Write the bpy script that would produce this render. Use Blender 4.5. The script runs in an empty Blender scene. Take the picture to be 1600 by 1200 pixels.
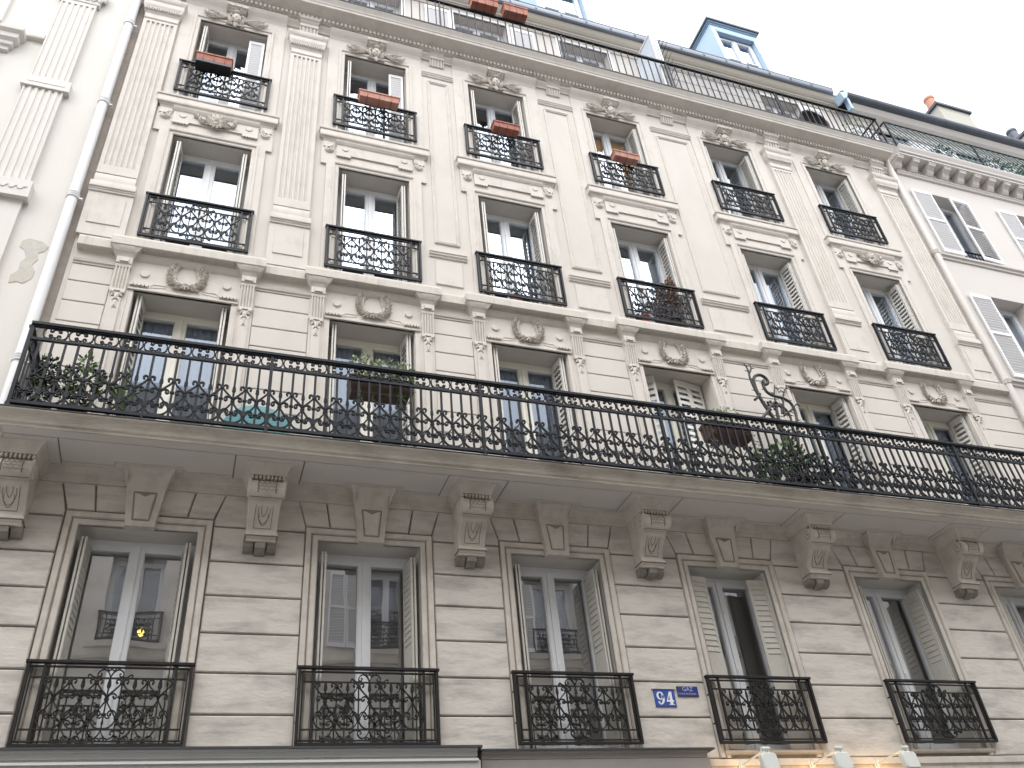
import bpy, math, random
from mathutils import Matrix, Vector
random.seed(7)
PI = math.pi
S = 1.25            # drawing units to metres, applied once at the end
ZU = 1.7            # drawing height that becomes eye height
EYE = 1.65
GZ = 0.38           # drawing height of the street
scene = bpy.context.scene

# ------------------------------------------------------------------ camera
cam = bpy.data.cameras.new('camera')
cam.sensor_width = 36.0
cam.lens = 1334.946 / 1600 * 36
cam.clip_end = 2000
co = bpy.data.objects.new('camera', cam)
scene.collection.objects.link(co)
RR = ((0.9433402, -0.3196748, -0.08897915), (0.12491325, 0.59053078, -0.79728921), (0.30741819, 0.74100028, 0.59700304))
M = Matrix((RR[0], [-a for a in RR[1]], [-a for a in RR[2]])).transposed().to_4x4()
co.matrix_world = Matrix.Translation((0, -8 * S, EYE)) @ M
scene.camera = co

# ------------------------------------------------------------------ light
SUN_EL, SUN_AZ = math.radians(52), math.radians(215)
world = bpy.data.worlds.new('World')
scene.world = world
world.use_nodes = True
nt = world.node_tree
nt.nodes.clear()
sky = nt.nodes.new('ShaderNodeTexSky')
sky.sky_type = 'NISHITA'
sky.sun_disc = False
sky.sun_elevation = SUN_EL
sky.sun_rotation = SUN_AZ
sky.dust_density = 4.0
hsv = nt.nodes.new('ShaderNodeHueSaturation')
hsv.inputs['Saturation'].default_value = 0.16
bg = nt.nodes.new('ShaderNodeBackground')
bg.inputs['Strength'].default_value = 0.15
wo = nt.nodes.new('ShaderNodeOutputWorld')
mixw = nt.nodes.new('ShaderNodeMix')
mixw.data_type = 'RGBA'
mixw.inputs[0].default_value = 0.55
mixw.inputs[7].default_value = (7.4, 7.7, 8.1, 1)      # even overcast layer
nt.links.new(sky.outputs[0], hsv.inputs['Color'])
nt.links.new(hsv.outputs[0], mixw.inputs[6])
tcw = nt.nodes.new('ShaderNodeTexCoord')
sep = nt.nodes.new('ShaderNodeSeparateXYZ')
grd = nt.nodes.new('ShaderNodeMapRange')          # overcast sky: zenith brighter than horizon
grd.inputs[1].default_value = 0.0
grd.inputs[2].default_value = 1.0
grd.inputs[3].default_value = 0.92
grd.inputs[4].default_value = 1.6
mul = nt.nodes.new('ShaderNodeVectorMath')
mul.operation = 'SCALE'
nt.links.new(tcw.outputs['Generated'], sep.inputs[0])
nt.links.new(sep.outputs[2], grd.inputs[0])
nt.links.new(mixw.outputs[2], mul.inputs[0])
nt.links.new(grd.outputs[0], mul.inputs['Scale'])
nt.links.new(mul.outputs[0], bg.inputs[0])
nt.links.new(bg.outputs[0], wo.inputs[0])
sl = bpy.data.lights.new('sun', 'SUN')
sl.energy = 0.6
sl.angle = math.radians(35)
sl.color = (1.0, 0.975, 0.94)
so = bpy.data.objects.new('sun', sl)
scene.collection.objects.link(so)
sd = Vector((0.35, -0.75, 1.25)).normalized()
so.rotation_euler = sd.to_track_quat('Z', 'Y').to_euler()
scene.view_settings.view_transform = 'Standard'
scene.view_settings.look = 'None'
scene.view_settings.exposure = 0.9
scene.view_settings.gamma = 1.0
scene.render.engine = 'CYCLES'

# ------------------------------------------------------------------ materials
def mat(name, col, rough=0.8, metal=0.0, var=0.0, vscale=3.0, stretch=(1, 1, 1), bump=0.0, bscale=30.0,
        dark=None, dscale=1.2, damt=0.0, dstretch=(1, 1, 1), spec=0.5, bstretch=None, dthr=(0.45, 0.75)):
    m = bpy.data.materials.new(name)
    m.use_nodes = True
    n = m.node_tree
    b = n.nodes['Principled BSDF']
    b.inputs['Roughness'].default_value = rough
    b.inputs['Metallic'].default_value = metal
    b.inputs['Specular IOR Level'].default_value = spec
    tc = n.nodes.new('ShaderNodeNewGeometry')
    out = None
    def noise(scale, st, det=6.0, rgh=0.6):
        mp = n.nodes.new('ShaderNodeMapping')
        mp.inputs['Scale'].default_value = st
        n.links.new(tc.outputs['Position'], mp.inputs[0])
        nz = n.nodes.new('ShaderNodeTexNoise')
        nz.inputs['Scale'].default_value = scale
        nz.inputs['Detail'].default_value = det
        nz.inputs['Roughness'].default_value = rgh
        n.links.new(mp.outputs[0], nz.inputs[0])
        return nz.outputs[0]
    def mixc(fac, a, bcol):
        mx = n.nodes.new('ShaderNodeMix')
        mx.data_type = 'RGBA'
        n.links.new(fac, mx.inputs[0])
        for inp, v in ((6, a), (7, bcol)):
            if isinstance(v, tuple): mx.inputs[inp].default_value = v + (1,)
            else: n.links.new(v, mx.inputs[inp])
        return mx.outputs[2]
    cur = tuple(col)
    if var > 0:
        lo = tuple(c * (1 - var) for c in col)
        hi = tuple(min(1, c * (1 + var)) for c in col)
        cur = mixc(noise(vscale, stretch), lo, hi)
    if dark:
        rp = n.nodes.new('ShaderNodeMapRange')
        rp.inputs[1].default_value = dthr[0]
        rp.inputs[2].default_value = dthr[1]
        rp.inputs[4].default_value = damt
        n.links.new(noise(dscale, dstretch, 8.0, 0.65), rp.inputs[0])
        cur = mixc(rp.outputs[0], cur, tuple(dark))
    if isinstance(cur, tuple): b.inputs['Base Color'].default_value = cur + (1,)
    else: n.links.new(cur, b.inputs['Base Color'])
    if bump > 0:
        bp = n.nodes.new('ShaderNodeBump')
        bp.inputs['Strength'].default_value = bump
        bp.inputs['Distance'].default_value = 0.012
        n.links.new(noise(bscale, bstretch or (1, 1, 1), 5.0), bp.inputs['Height'])
        n.links.new(bp.outputs[0], b.inputs['Normal'])
    return m

def glass_mat(name, base=0.10, tint=(0.9, 0.93, 0.95), refl=(0.78, 0.87, 1.0)):
    m = bpy.data.materials.new(name)
    m.use_nodes = True
    n = m.node_tree
    n.nodes.clear()
    o = n.nodes.new('ShaderNodeOutputMaterial')
    tr = n.nodes.new('ShaderNodeBsdfTransparent')
    tr.inputs[0].default_value = tint + (1,)
    gl = n.nodes.new('ShaderNodeBsdfGlossy')
    gl.inputs['Roughness'].default_value = 0.004
    gl.inputs['Color'].default_value = refl + (1,)
    fr = n.nodes.new('ShaderNodeFresnel')
    fr.inputs[0].default_value = 1.52
    ad = n.nodes.new('ShaderNodeMath')
    ad.operation = 'MULTIPLY_ADD'
    ad.inputs[1].default_value = 1.6
    ad.inputs[2].default_value = base
    ad.use_clamp = True
    nz = n.nodes.new('ShaderNodeTexNoise')
    nz.inputs['Scale'].default_value = 2.2
    nz.inputs['Detail'].default_value = 0.5
    ge = n.nodes.new('ShaderNodeNewGeometry')
    bp = n.nodes.new('ShaderNodeBump')
    bp.inputs['Strength'].default_value = 0.02
    bp.inputs['Distance'].default_value = 0.05
    mx = n.nodes.new('ShaderNodeMixShader')
    n.links.new(ge.outputs['Position'], nz.inputs[0])
    n.links.new(nz.outputs[0], bp.inputs['Height'])
    n.links.new(bp.outputs[0], gl.inputs['Normal'])
    n.links.new(fr.outputs[0], ad.inputs[0])
    n.links.new(ad.outputs[0], mx.inputs[0])
    n.links.new(tr.outputs[0], mx.inputs[1])
    n.links.new(gl.outputs[0], mx.inputs[2])
    n.links.new(mx.outputs[0], o.inputs[0])
    return m

def emit(name, col, st):
    m = bpy.data.materials.new(name)
    m.use_nodes = True
    b = m.node_tree.nodes['Principled BSDF']
    b.inputs['Emission Color'].default_value = col + (1,)
    b.inputs['Emission Strength'].default_value = st
    b.inputs['Base Color'].default_value = col + (1,)
    return m

STONE = mat('rusticated_stone', (0.635, 0.594, 0.545), 0.92, var=0.09, vscale=1.6, stretch=(0.7, 1, 2.5), bump=0.9, bscale=4.0, bstretch=(1, 1, 3.0),
            dark=(0.25, 0.24, 0.225), dscale=1.5, damt=0.82, dstretch=(0.8, 1, 3.0), dthr=(0.47, 0.74))
JOINT = mat('dirty_joint', (0.25, 0.22, 0.19), 0.95, var=0.2, vscale=6)
WALL = mat('painted_render', (0.605, 0.566, 0.524), 0.88, var=0.035, vscale=1.5, bump=0.12, bscale=22,
           dark=(0.47, 0.43, 0.395), dscale=0.9, damt=0.4, dstretch=(1.3, 1, 0.7))
TRIM = mat('painted_stone_trim', (0.612, 0.572, 0.527), 0.85, var=0.05, vscale=5, bump=0.2, bscale=28,
           dark=(0.36, 0.325, 0.285), dscale=4.5, damt=0.45, dstretch=(1, 1, 0.5), dthr=(0.5, 0.8))
COURSE = mat('weathered_course_stone', (0.57, 0.535, 0.485), 0.9, var=0.08, vscale=3, bump=0.3, bscale=25,
             dark=(0.27, 0.25, 0.225), dscale=6, damt=0.55, dstretch=(2.2, 1, 0.35), dthr=(0.52, 0.8))
LTRIM = mat('lower_stone_trim', (0.61, 0.565, 0.51), 0.88, var=0.07, vscale=4, bump=0.3, bscale=18,
            dark=(0.24, 0.215, 0.185), dscale=3.5, damt=0.5, dstretch=(1, 1, 0.8))
SLAB = mat('balcony_stone', (0.58, 0.54, 0.48), 0.9, var=0.1, vscale=3, bump=0.4, bscale=20,
           dark=(0.19, 0.165, 0.135), dscale=3.0, damt=0.65, dstretch=(0.5, 1, 1.5))
SOFF = mat('soffit_paint', (0.64, 0.61, 0.57), 0.9, var=0.06, vscale=2, bump=0.1, bscale=15)
CARVE = mat('dirty_carved_stone', (0.58, 0.54, 0.49), 0.88, var=0.2, vscale=14, dark=(0.27, 0.235, 0.20), dscale=16, damt=0.8, dthr=(0.45, 0.65))
LINE = mat('incised_dirt_and_shade', (0.27, 0.235, 0.195), 0.95, var=0.25, vscale=9)  # dirt in incised lines; on the corbels also shade put into colour
EDGE = mat('tarred_edge', (0.055, 0.05, 0.045), 0.8, var=0.3, vscale=9)
IRON = mat('black_iron', (0.009, 0.011, 0.017), 0.5, 0.0, var=0.25, vscale=12, bump=0.15, bscale=60, spec=0.28)
IRON2 = mat('aged_iron', (0.018, 0.017, 0.017), 0.55, 0.0, var=0.3, vscale=12, bump=0.15, bscale=60, spec=0.3)
WHITE = mat('white_window_paint', (0.74, 0.76, 0.79), 0.42, var=0.04, vscale=6)
CREAM = mat('cream_window_paint', (0.76, 0.74, 0.67), 0.5, var=0.05, vscale=6)
GREYF = mat('grey_white_window_paint', (0.58, 0.60, 0.62), 0.45, var=0.04, vscale=6)
SHUT = mat('shutter_paint', (0.66, 0.64, 0.60), 0.55, var=0.06, vscale=7, dark=(0.4, 0.37, 0.33), dscale=8, damt=0.5, dthr=(0.55, 0.75))
SHUT1 = mat('old_shutter_paint', (0.52, 0.50, 0.45), 0.55, var=0.08, vscale=7, dark=(0.25, 0.22, 0.18), dscale=7, damt=0.5, dthr=(0.52, 0.75))
SHUTW = mat('bright_shutter_paint', (0.78, 0.78, 0.80), 0.5, var=0.03, vscale=7)
GLASS = glass_mat('window_glass', 0.30, refl=(0.92, 0.93, 0.97))
GLASSU = glass_mat('upper_window_glass', 0.33)
GLASS2 = glass_mat('balcony_window_glass', 0.10)
GLASS4 = glass_mat('attic_window_glass', 0.16)
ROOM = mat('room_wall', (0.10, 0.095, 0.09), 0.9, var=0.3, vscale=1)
VOILE = mat('voile_curtain', (0.56, 0.63, 0.76), 0.9, var=0.1, vscale=4, stretch=(8, 1, 0.5))
DCURT = mat('dark_green_curtain', (0.035, 0.05, 0.045), 0.9, var=0.3, vscale=4, stretch=(8, 1, 0.5))
ORNG = mat('orange_blind', (0.85, 0.50, 0.15), 0.8, var=0.06, vscale=3)
CREAML = mat('pale_neighbour_render', (0.65, 0.625, 0.59), 0.88, var=0.03, vscale=1.2, bump=0.1, bscale=18,
             dark=(0.6, 0.57, 0.5), dscale=1.1, damt=0.5, dstretch=(1.5, 1, 0.5), dthr=(0.5, 0.8))
CREAMR = mat('beige_neighbour_render', (0.59, 0.555, 0.525), 0.88, var=0.03, vscale=1.2, bump=0.12, bscale=25)
PIPEM = mat('white_downpipe_paint', (0.74, 0.74, 0.75), 0.4, var=0.03, vscale=3)
PIPEB = mat('beige_downpipe_paint', (0.62, 0.58, 0.545), 0.45, var=0.04, vscale=3)
BARE = mat('unpainted_render_strip', (0.33, 0.29, 0.26), 0.95, var=0.25, vscale=7, bump=0.6, bscale=20)
ZINC = mat('grey_zinc', (0.17, 0.19, 0.22), 0.45, 0.6, var=0.1, vscale=3)
DZINC = mat('dark_zinc', (0.085, 0.095, 0.115), 0.5, 0.5, var=0.15, vscale=3)
BLUEP = mat('pale_blue_dormer_paint', (0.40, 0.53, 0.66), 0.5, var=0.05, vscale=4)
BLUED = mat('mid_blue_dormer_paint', (0.25, 0.36, 0.47), 0.5, var=0.05, vscale=4)
TERRA = mat('terracotta', (0.36, 0.125, 0.085), 0.75, var=0.12, vscale=9, dark=(0.5, 0.35, 0.3), dscale=7, damt=0.4)
TERRAP = mat('dusty_pink_terracotta', (0.47, 0.22, 0.165), 0.8, var=0.12, vscale=9, dark=(0.6, 0.45, 0.4), dscale=7, damt=0.5)
BROWNP = mat('brown_planter', (0.065, 0.035, 0.028), 0.6, var=0.2, vscale=9)
BLACKP = mat('black_plastic', (0.012, 0.012, 0.013), 0.5)
TEAL = mat('teal_enamel', (0.10, 0.34, 0.37), 0.45, var=0.05, vscale=3)
LEAF = mat('leaf_green', (0.11, 0.185, 0.055), 0.6, var=0.5, vscale=25)
LEAFD = mat('dark_leaf', (0.045, 0.085, 0.04), 0.55, var=0.5, vscale=25)
LEAFV = mat('variegated_leaf', (0.32, 0.38, 0.22), 0.6, var=0.5, vscale=30)
DRY = mat('dry_leaf', (0.30, 0.17, 0.09), 0.8, var=0.4, vscale=25)
STEM = mat('stem_bark', (0.09, 0.07, 0.045), 0.9)
THORN = mat('thorny_iron', (0.03, 0.027, 0.026), 0.6, var=0.3, vscale=15)
REED = mat('reed_screen', (0.58, 0.56, 0.55), 0.9, var=0.25, vscale=30, stretch=(1, 1, 0.2), bump=0.5, bscale=60, bstretch=(1, 1, 0.1))
WICK = mat('dark_wicker', (0.09, 0.085, 0.085), 0.8, var=0.4, vscale=40)
PANEL = mat('pale_partition_panel', (0.62, 0.68, 0.76), 0.3, var=0.02, vscale=2)
SIGNB = mat('blue_enamel', (0.035, 0.08, 0.36), 0.3, var=0.12, vscale=20, dark=(0.10, 0.15, 0.42), dscale=16, damt=0.5)
SIGND = mat('rusty_navy_enamel', (0.02, 0.035, 0.22), 0.35, var=0.2, vscale=20, dark=(0.06, 0.06, 0.065), dscale=9, damt=0.95, dthr=(0.46, 0.6))
SIGNW = mat('white_enamel', (0.78, 0.80, 0.84), 0.35)
SIGNG = mat('worn_white_enamel', (0.45, 0.48, 0.60), 0.5, var=0.4, vscale=60)
LAMPM = mat('lamp_casing', (0.66, 0.68, 0.64), 0.4)
SHOPG = mat('grey_shop_fascia', (0.42, 0.42, 0.41), 0.6, var=0.1, vscale=4)
SHOPD = mat('dark_shop_cap', (0.05, 0.052, 0.06), 0.5)
SHOPW = mat('pale_shop_trim', (0.62, 0.63, 0.64), 0.5)
ASPH = mat('asphalt', (0.05, 0.05, 0.052), 0.9, var=0.2, vscale=3, bump=0.3, bscale=60)
PAVE = mat('pavement_slabs', (0.42, 0.405, 0.39), 0.9, var=0.15, vscale=2)
KERB = mat('granite_kerb', (0.30, 0.29, 0.28), 0.85, var=0.1, vscale=6)
OPPW = mat('opposite_stone', (0.70, 0.66, 0.60), 0.9, var=0.12, vscale=1.0, stretch=(1, 1, 1.6), dark=(0.2, 0.18, 0.15), dscale=1.5, damt=0.5)
CHIM = mat('chimney_render', (0.44, 0.43, 0.38), 0.9, var=0.06, vscale=2)
POT = mat('orange_chimney_pot', (0.50, 0.25, 0.17), 0.8, var=0.1, vscale=6)
GREENM = mat('blue_green_mesh', (0.05, 0.11, 0.13), 0.6, var=0.2, vscale=9)
LIT = emit('lamp_glow', (1.0, 0.62, 0.24), 6.0)

# ------------------------------------------------------------------ mesh builder
class MB:
    def __init__(s):
        s.v, s.f = [], []
    def add(s, vs, fs):
        o = len(s.v)
        s.v += [tuple(p) for p in vs]
        s.f += [tuple(i + o for i in f) for f in fs]
    def quad(s, a, b, c, d): s.add([a, b, c, d], [(0, 1, 2, 3)])
    def box(s, x0, x1, y0, y1, z0, z1):
        s.add([(x0, y0, z0), (x1, y0, z0), (x1, y1, z0), (x0, y1, z0), (x0, y0, z1), (x1, y0, z1), (x1, y1, z1), (x0, y1, z1)],
              [(0, 3, 2, 1), (4, 5, 6, 7), (0, 1, 5, 4), (1, 2, 6, 5), (2, 3, 7, 6), (3, 0, 4, 7)])
    def prism(s, poly, y0, y1, c=0.0):
        """polygon in x,z with its front at y0 (chamfered by c), back at y1"""
        n = len(poly)
        ar = sum(poly[i][0] * poly[(i + 1) % n][1] - poly[(i + 1) % n][0] * poly[i][1] for i in range(n))
        if ar < 0: poly = poly[::-1]
        rings = []
        if c > 0:
            ins = []
            for i in range(n):
                a, b, d = Vector(poly[i - 1]), Vector(poly[i]), Vector(poly[(i + 1) % n])
                e1, e2 = (b - a).normalized(), (d - b).normalized()
                n1, n2 = Vector((-e1.y, e1.x)), Vector((-e2.y, e2.x))
                m = (n1 + n2)
                m = m / max(0.3, m.dot(n1))
                ins.append((b.x + m.x * c, b.y + m.y * c))
            rings = [[(x, y0, z) for x, z in ins], [(x, y0 + c, z) for x, z in poly], [(x, y1, z) for x, z in poly]]
        else:
            rings = [[(x, y0, z) for x, z in poly], [(x, y1, z) for x, z in poly]]
        vs = [p for r in rings for p in r]
        fs = [tuple(range(n))]
        for k in range(len(rings) - 1):
            for i in range(n):
                j = (i + 1) % n
                fs.append((k * n + j, k * n + i, (k + 1) * n + i, (k + 1) * n + j))
        fs.append(tuple(range(len(vs) - 1, len(vs) - 1 - n, -1)))
        s.add(vs, fs)
    def prismx(s, poly, x0, x1):
        """polygon in y,z extruded along x"""
        n = len(poly)
        vs = [(x0, y, z) for y, z in poly] + [(x1, y, z) for y, z in poly]
        fs = [tuple(range(n)), tuple(range(2 * n - 1, n - 1, -1))]
        for i in range(n):
            j = (i + 1) % n
            fs.append((j, i, n + i, n + j))
        s.add(vs, fs)
    def mould(s, x0, x1, prof, yb=0.03, ret=True):
        """prof: (projection, z) upward; returns at both ends"""
        vs, fs = [], []
        for d, z in prof:
            e = d if ret else 0
            vs += [(x0 - e, yb, z), (x0 - e, -d, z), (x1 + e, -d, z), (x1 + e, yb, z)]
        for k in range(len(prof) - 1):
            for i in range(3):
                a = k * 4 + i
                fs.append((a, a + 1, a + 5, a + 4))
        fs.append((3, 2, 1, 0))
        t = (len(prof) - 1) * 4
        fs.append((t, t + 1, t + 2, t + 3))
        s.add(vs, fs)
    def frame(s, hw, z0, z1, prof):
        """three sided moulding round an opening centred on x=0; prof: (outward offset, y)"""
        vs, fs = [], []
        for d, y in prof:
            vs += [(-hw - d, y, z0), (-hw - d, y, z1 + d), (hw + d, y, z1 + d), (hw + d, y, z0)]
        for k in range(len(prof) - 1):
            for i in range(3):
                a = k * 4 + i
                fs.append((a, a + 1, a + 5, a + 4))
        s.add(vs, fs)
    def rect_line(s, x0, x1, z0, z1, prof):
        """closed picture-frame moulding; prof: (inward offset, y)"""
        vs, fs = [], []
        for d, y in prof:
            vs += [(x0 + d, y, z0 + d), (x1 - d, y, z0 + d), (x1 - d, y, z1 - d), (x0 + d, y, z1 - d)]
        for k in range(len(prof) - 1):
            for i in range(4):
                j = (i + 1) % 4
                fs.append((k * 4 + i, k * 4 + j, (k + 1) * 4 + j, (k + 1) * 4 + i))
        s.add(vs, fs)
    def tube(s, pts, r, n=6, cap=True):
        pts = [Vector(p) for p in pts]
        m = len(pts)
        rs = r if isinstance(r, (list, tuple)) else [r] * m
        vs, fs = [], []
        up = None
        for i, p in enumerate(pts):
            t = (pts[min(i + 1, m - 1)] - pts[max(i - 1, 0)]).normalized()
            if up is None: up = Vector((0, 0, 1)) if abs(t.z) < 0.9 else Vector((0, 1, 0))
            a = t.cross(up)
            if a.length < 1e-4: a = t.cross(Vector((1, 0.3, 0)))
            a.normalize()
            b = t.cross(a).normalized()
            up = -b if (-b).dot(up) > 0 else b
            for k in range(n):
                w = 2 * PI * k / n
                vs.append(p + (a * math.cos(w) + b * math.sin(w)) * rs[i])
        for i in range(m - 1):
            for k in range(n):
                k2 = (k + 1) % n
                fs.append((i * n + k, i * n + k2, (i + 1) * n + k2, (i + 1) * n + k))
        if cap:
            fs.append(tuple(range(n - 1, -1, -1)))
            fs.append(tuple((m - 1) * n + k for k in range(n)))
        s.add(vs, fs)
    def bar(s, pts, y, t, d):
        """flat bar bent in the x,z plane: t thick in the plane, d deep in y"""
        m = len(pts)
        ts = t if isinstance(t, (list, tuple)) else [t] * m
        vs, fs = [], []
        for i in range(m):
            a, b = pts[max(i - 1, 0)], pts[min(i + 1, m - 1)]
            tx, tz = b[0] - a[0], b[1] - a[1]
            l = math.hypot(tx, tz) or 1
            nx, nz = -tz / l * ts[i] / 2, tx / l * ts[i] / 2
            x, z = pts[i]
            vs += [(x - nx, y - d / 2, z - nz), (x + nx, y - d / 2, z + nz), (x + nx, y + d / 2, z + nz), (x - nx, y + d / 2, z - nz)]
        for i in range(m - 1):
            for k in range(4):
                k2 = (k + 1) % 4
                fs.append((i * 4 + k, i * 4 + k2, i * 4 + 4 + k2, i * 4 + 4 + k))
        fs += [(3, 2, 1, 0), tuple(m * 4 - 4 + k for k in range(4))]
        s.add(vs, fs)
    def lathe(s, cx, cy, prof, n=14, z0=0.0):
        vs, fs = [], []
        for r, z in prof:
            for k in range(n):
                w = 2 * PI * k / n
                vs.append((cx + r * math.cos(w), cy + r * math.sin(w), z0 + z))
        for i in range(len(prof) - 1):
            for k in range(n):
                k2 = (k + 1) % n
                fs.append((i * n + k, i * n + k2, (i + 1) * n + k2, (i + 1) * n + k))
        fs.append(tuple(range(n - 1, -1, -1)))
        fs.append(tuple((len(prof) - 1) * n + k for k in range(n)))
        s.add(vs, fs)
    def disc(s, cx, cz, r, y0, y1, n=18):
        s.prism([(cx + r * math.cos(2 * PI * k / n), cz + r * math.sin(2 * PI * k / n)) for k in range(n)], y0, y1, r * 0.15)
    def blob(s, c, r, n=8, m=5):
        """ellipsoid, c centre, r radii"""
        vs, fs = [], []
        for i in range(m + 1):
            ph = PI * i / m
            for k in range(n):
                w = 2 * PI * k / n
                vs.append((c[0] + r[0] * math.sin(ph) * math.cos(w), c[1] + r[1] * math.sin(ph) * math.sin(w), c[2] + r[2] * math.cos(ph)))
        for i in range(m):
            for k in range(n):
                k2 = (k + 1) % n
                fs.append((i * n + k, (i + 1) * n + k, (i + 1) * n + k2, i * n + k2))
        s.add(vs, fs)
    def leafr(s, x, z, ang, ln, wd, y, th):
        """carved leaf in relief: ridge along the middle, pointed ends"""
        ca, sa = math.cos(ang), math.sin(ang)
        def P(u, v, h): return (x + u * ca - v * sa, y - h, z + u * sa + v * ca)
        vs = [P(0, 0, 0.2 * th), P(ln * .3, wd * .5, .25 * th), P(ln * .3, 0, th), P(ln * .3, -wd * .5, .25 * th),
              P(ln * .68, wd * .42, .3 * th), P(ln * .68, 0, th * 1.1), P(ln * .68, -wd * .42, .3 * th), P(ln, 0, th * .6),
              P(ln * .3, wd * .42, -th), P(ln * .3, -wd * .42, -th), P(ln * .68, wd * .36, -th), P(ln * .68, -wd * .36, -th)]
        s.add(vs, [(0, 2, 1), (0, 3, 2), (1, 2, 5, 4), (2, 3, 6, 5), (4, 5, 7), (5, 6, 7), (1, 4, 10, 8), (6, 3, 9, 11), (0, 1, 8), (3, 0, 9), (4, 7, 10), (7, 6, 11)])
    def foliage(s, c, rad, n, size, droop=0.0, flat=1.0):
        for _ in range(n):
            while True:
                u = Vector((random.uniform(-1, 1), random.uniform(-1, 1), random.uniform(-1, 1)))
                if 0.15 < u.length < 1: break
            p = Vector((c[0] + u.x * rad[0], c[1] + u.y * rad[1], c[2] + u.z * rad[2]))
            sz = size * random.uniform(0.6, 1.3)
            d = Vector((u.x + random.uniform(-.6, .6), u.y + random.uniform(-.6, .6), u.z * flat + random.uniform(-.4, .7) - droop)).normalized()
            w = d.cross(Vector((random.uniform(-1, 1), random.uniform(-1, 1), 1))).normalized() * sz * 0.32
            nn = d.cross(w).normalized() * sz * 0.12
            m1 = p + d * sz * 0.5
            s.add([p, m1 + w + nn, p + d * sz, m1 - w + nn], [(0, 1, 2), (0, 2, 3)])

def spline(pts, sub=3):
    out = []
    n = len(pts)
    for i in range(n - 1):
        p0, p1, p2, p3 = pts[max(i - 1, 0)], pts[i], pts[i + 1], pts[min(i + 2, n - 1)]
        for k in range(sub):
            t = k / sub
            out.append(tuple(0.5 * ((2 * p1[j]) + (-p0[j] + p2[j]) * t + (2 * p0[j] - 5 * p1[j] + 4 * p2[j] - p3[j]) * t * t + (-p0[j] + 3 * p1[j] - 3 * p2[j] + p3[j]) * t ** 3) for j in range(len(p1))))
    out.append(tuple(pts[-1]))
    return out

COL = scene.collection
def mesh_of(name, mb, m, smooth=0):
    me = bpy.data.meshes.new(name)
    me.from_pydata(mb.v, [], mb.f)
    me.materials.append(m)
    me.update()
    if smooth:
        me.shade_smooth()
        me.set_sharp_from_angle(angle=math.radians(smooth))
    return me
def link(name, me, parent=None, loc=(0, 0, 0), rz=0.0):
    o = bpy.data.objects.new(name, me)
    COL.objects.link(o)
    o.location = loc
    o.rotation_euler = (0, 0, rz)
    if parent: o.parent = parent
    return o
def obj(name, mb, m, parent=None, loc=(0, 0, 0), rz=0.0, smooth=0):
    return link(name, mesh_of(name, mb, m, smooth), parent, loc, rz)
def tag(o, label, cat, group=None):
    o['label'] = label
    o['category'] = cat
    if group: o['group'] = group
    return o
def thing(name, label, cat, loc=(0, 0, 0), group=None, rz=0.0):
    return tag(link(name, None, None, loc, rz), label, cat, group)
def struct(name, mb, m):
    o = obj(name, mb, m)
    o['kind'] = 'structure'
    return o

# ------------------------------------------------------------------ street
mb = MB(); mb.box(-150, 150, -150, 150, GZ - 0.4, GZ - 0.12); struct('ground', mb, PAVE)
mb = MB(); mb.box(-100, 100, -7.2, -2.2, GZ - 0.119, GZ - 0.115); struct('road', mb, ASPH)
mb = MB(); mb.box(-100, 100, -2.0, 0.6, GZ - 0.119, GZ); mb.box(-100, 100, -9.2, -7.4, GZ - 0.119, GZ); struct('pavement', mb, PAVE)
mb = MB(); mb.box(-100, 100, -2.2, -2.002, GZ - 0.119, GZ + 0.002); mb.box(-100, 100, -7.398, -7.2, GZ - 0.119, GZ + 0.002); struct('kerb', mb, KERB)

# ------------------------------------------------------------------ shared builders
C = [-.675, 1.54, 3.615, 5.805, 8.175, 10.45]
XL, XR = -2.02, 12.2

def wall_holes(mb, x0, x1, z0, z1, y, holes, depth=0.34, reveals=True):
    xs = sorted({x0, x1} | {h[0] for h in holes} | {h[1] for h in holes})
    zs = sorted({z0, z1} | {h[2] for h in holes} | {h[3] for h in holes})
    for i in range(len(xs) - 1):
        for k in range(len(zs) - 1):
            cx, cz = (xs[i] + xs[i + 1]) / 2, (zs[k] + zs[k + 1]) / 2
            if any(h[0] < cx < h[1] and h[2] < cz < h[3] for h in holes): continue
            a, b, c, d = xs[i], xs[i + 1], zs[k], zs[k + 1]
            mb.quad((a, y, c), (b, y, c), (b, y, d), (a, y, d))
    for a, b, c, d in (holes if reveals else []):
        yb = y + depth
        mb.quad((a, y, c), (a, y, d), (a, yb, d), (a, yb, c))
        mb.quad((b, y, c), (b, yb, c), (b, yb, d), (b, y, d))
        mb.quad((a, y, d), (b, y, d), (b, yb, d), (a, yb, d))
        mb.quad((a, y, c), (a, yb, c), (b, yb, c), (b, y, c))

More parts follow.
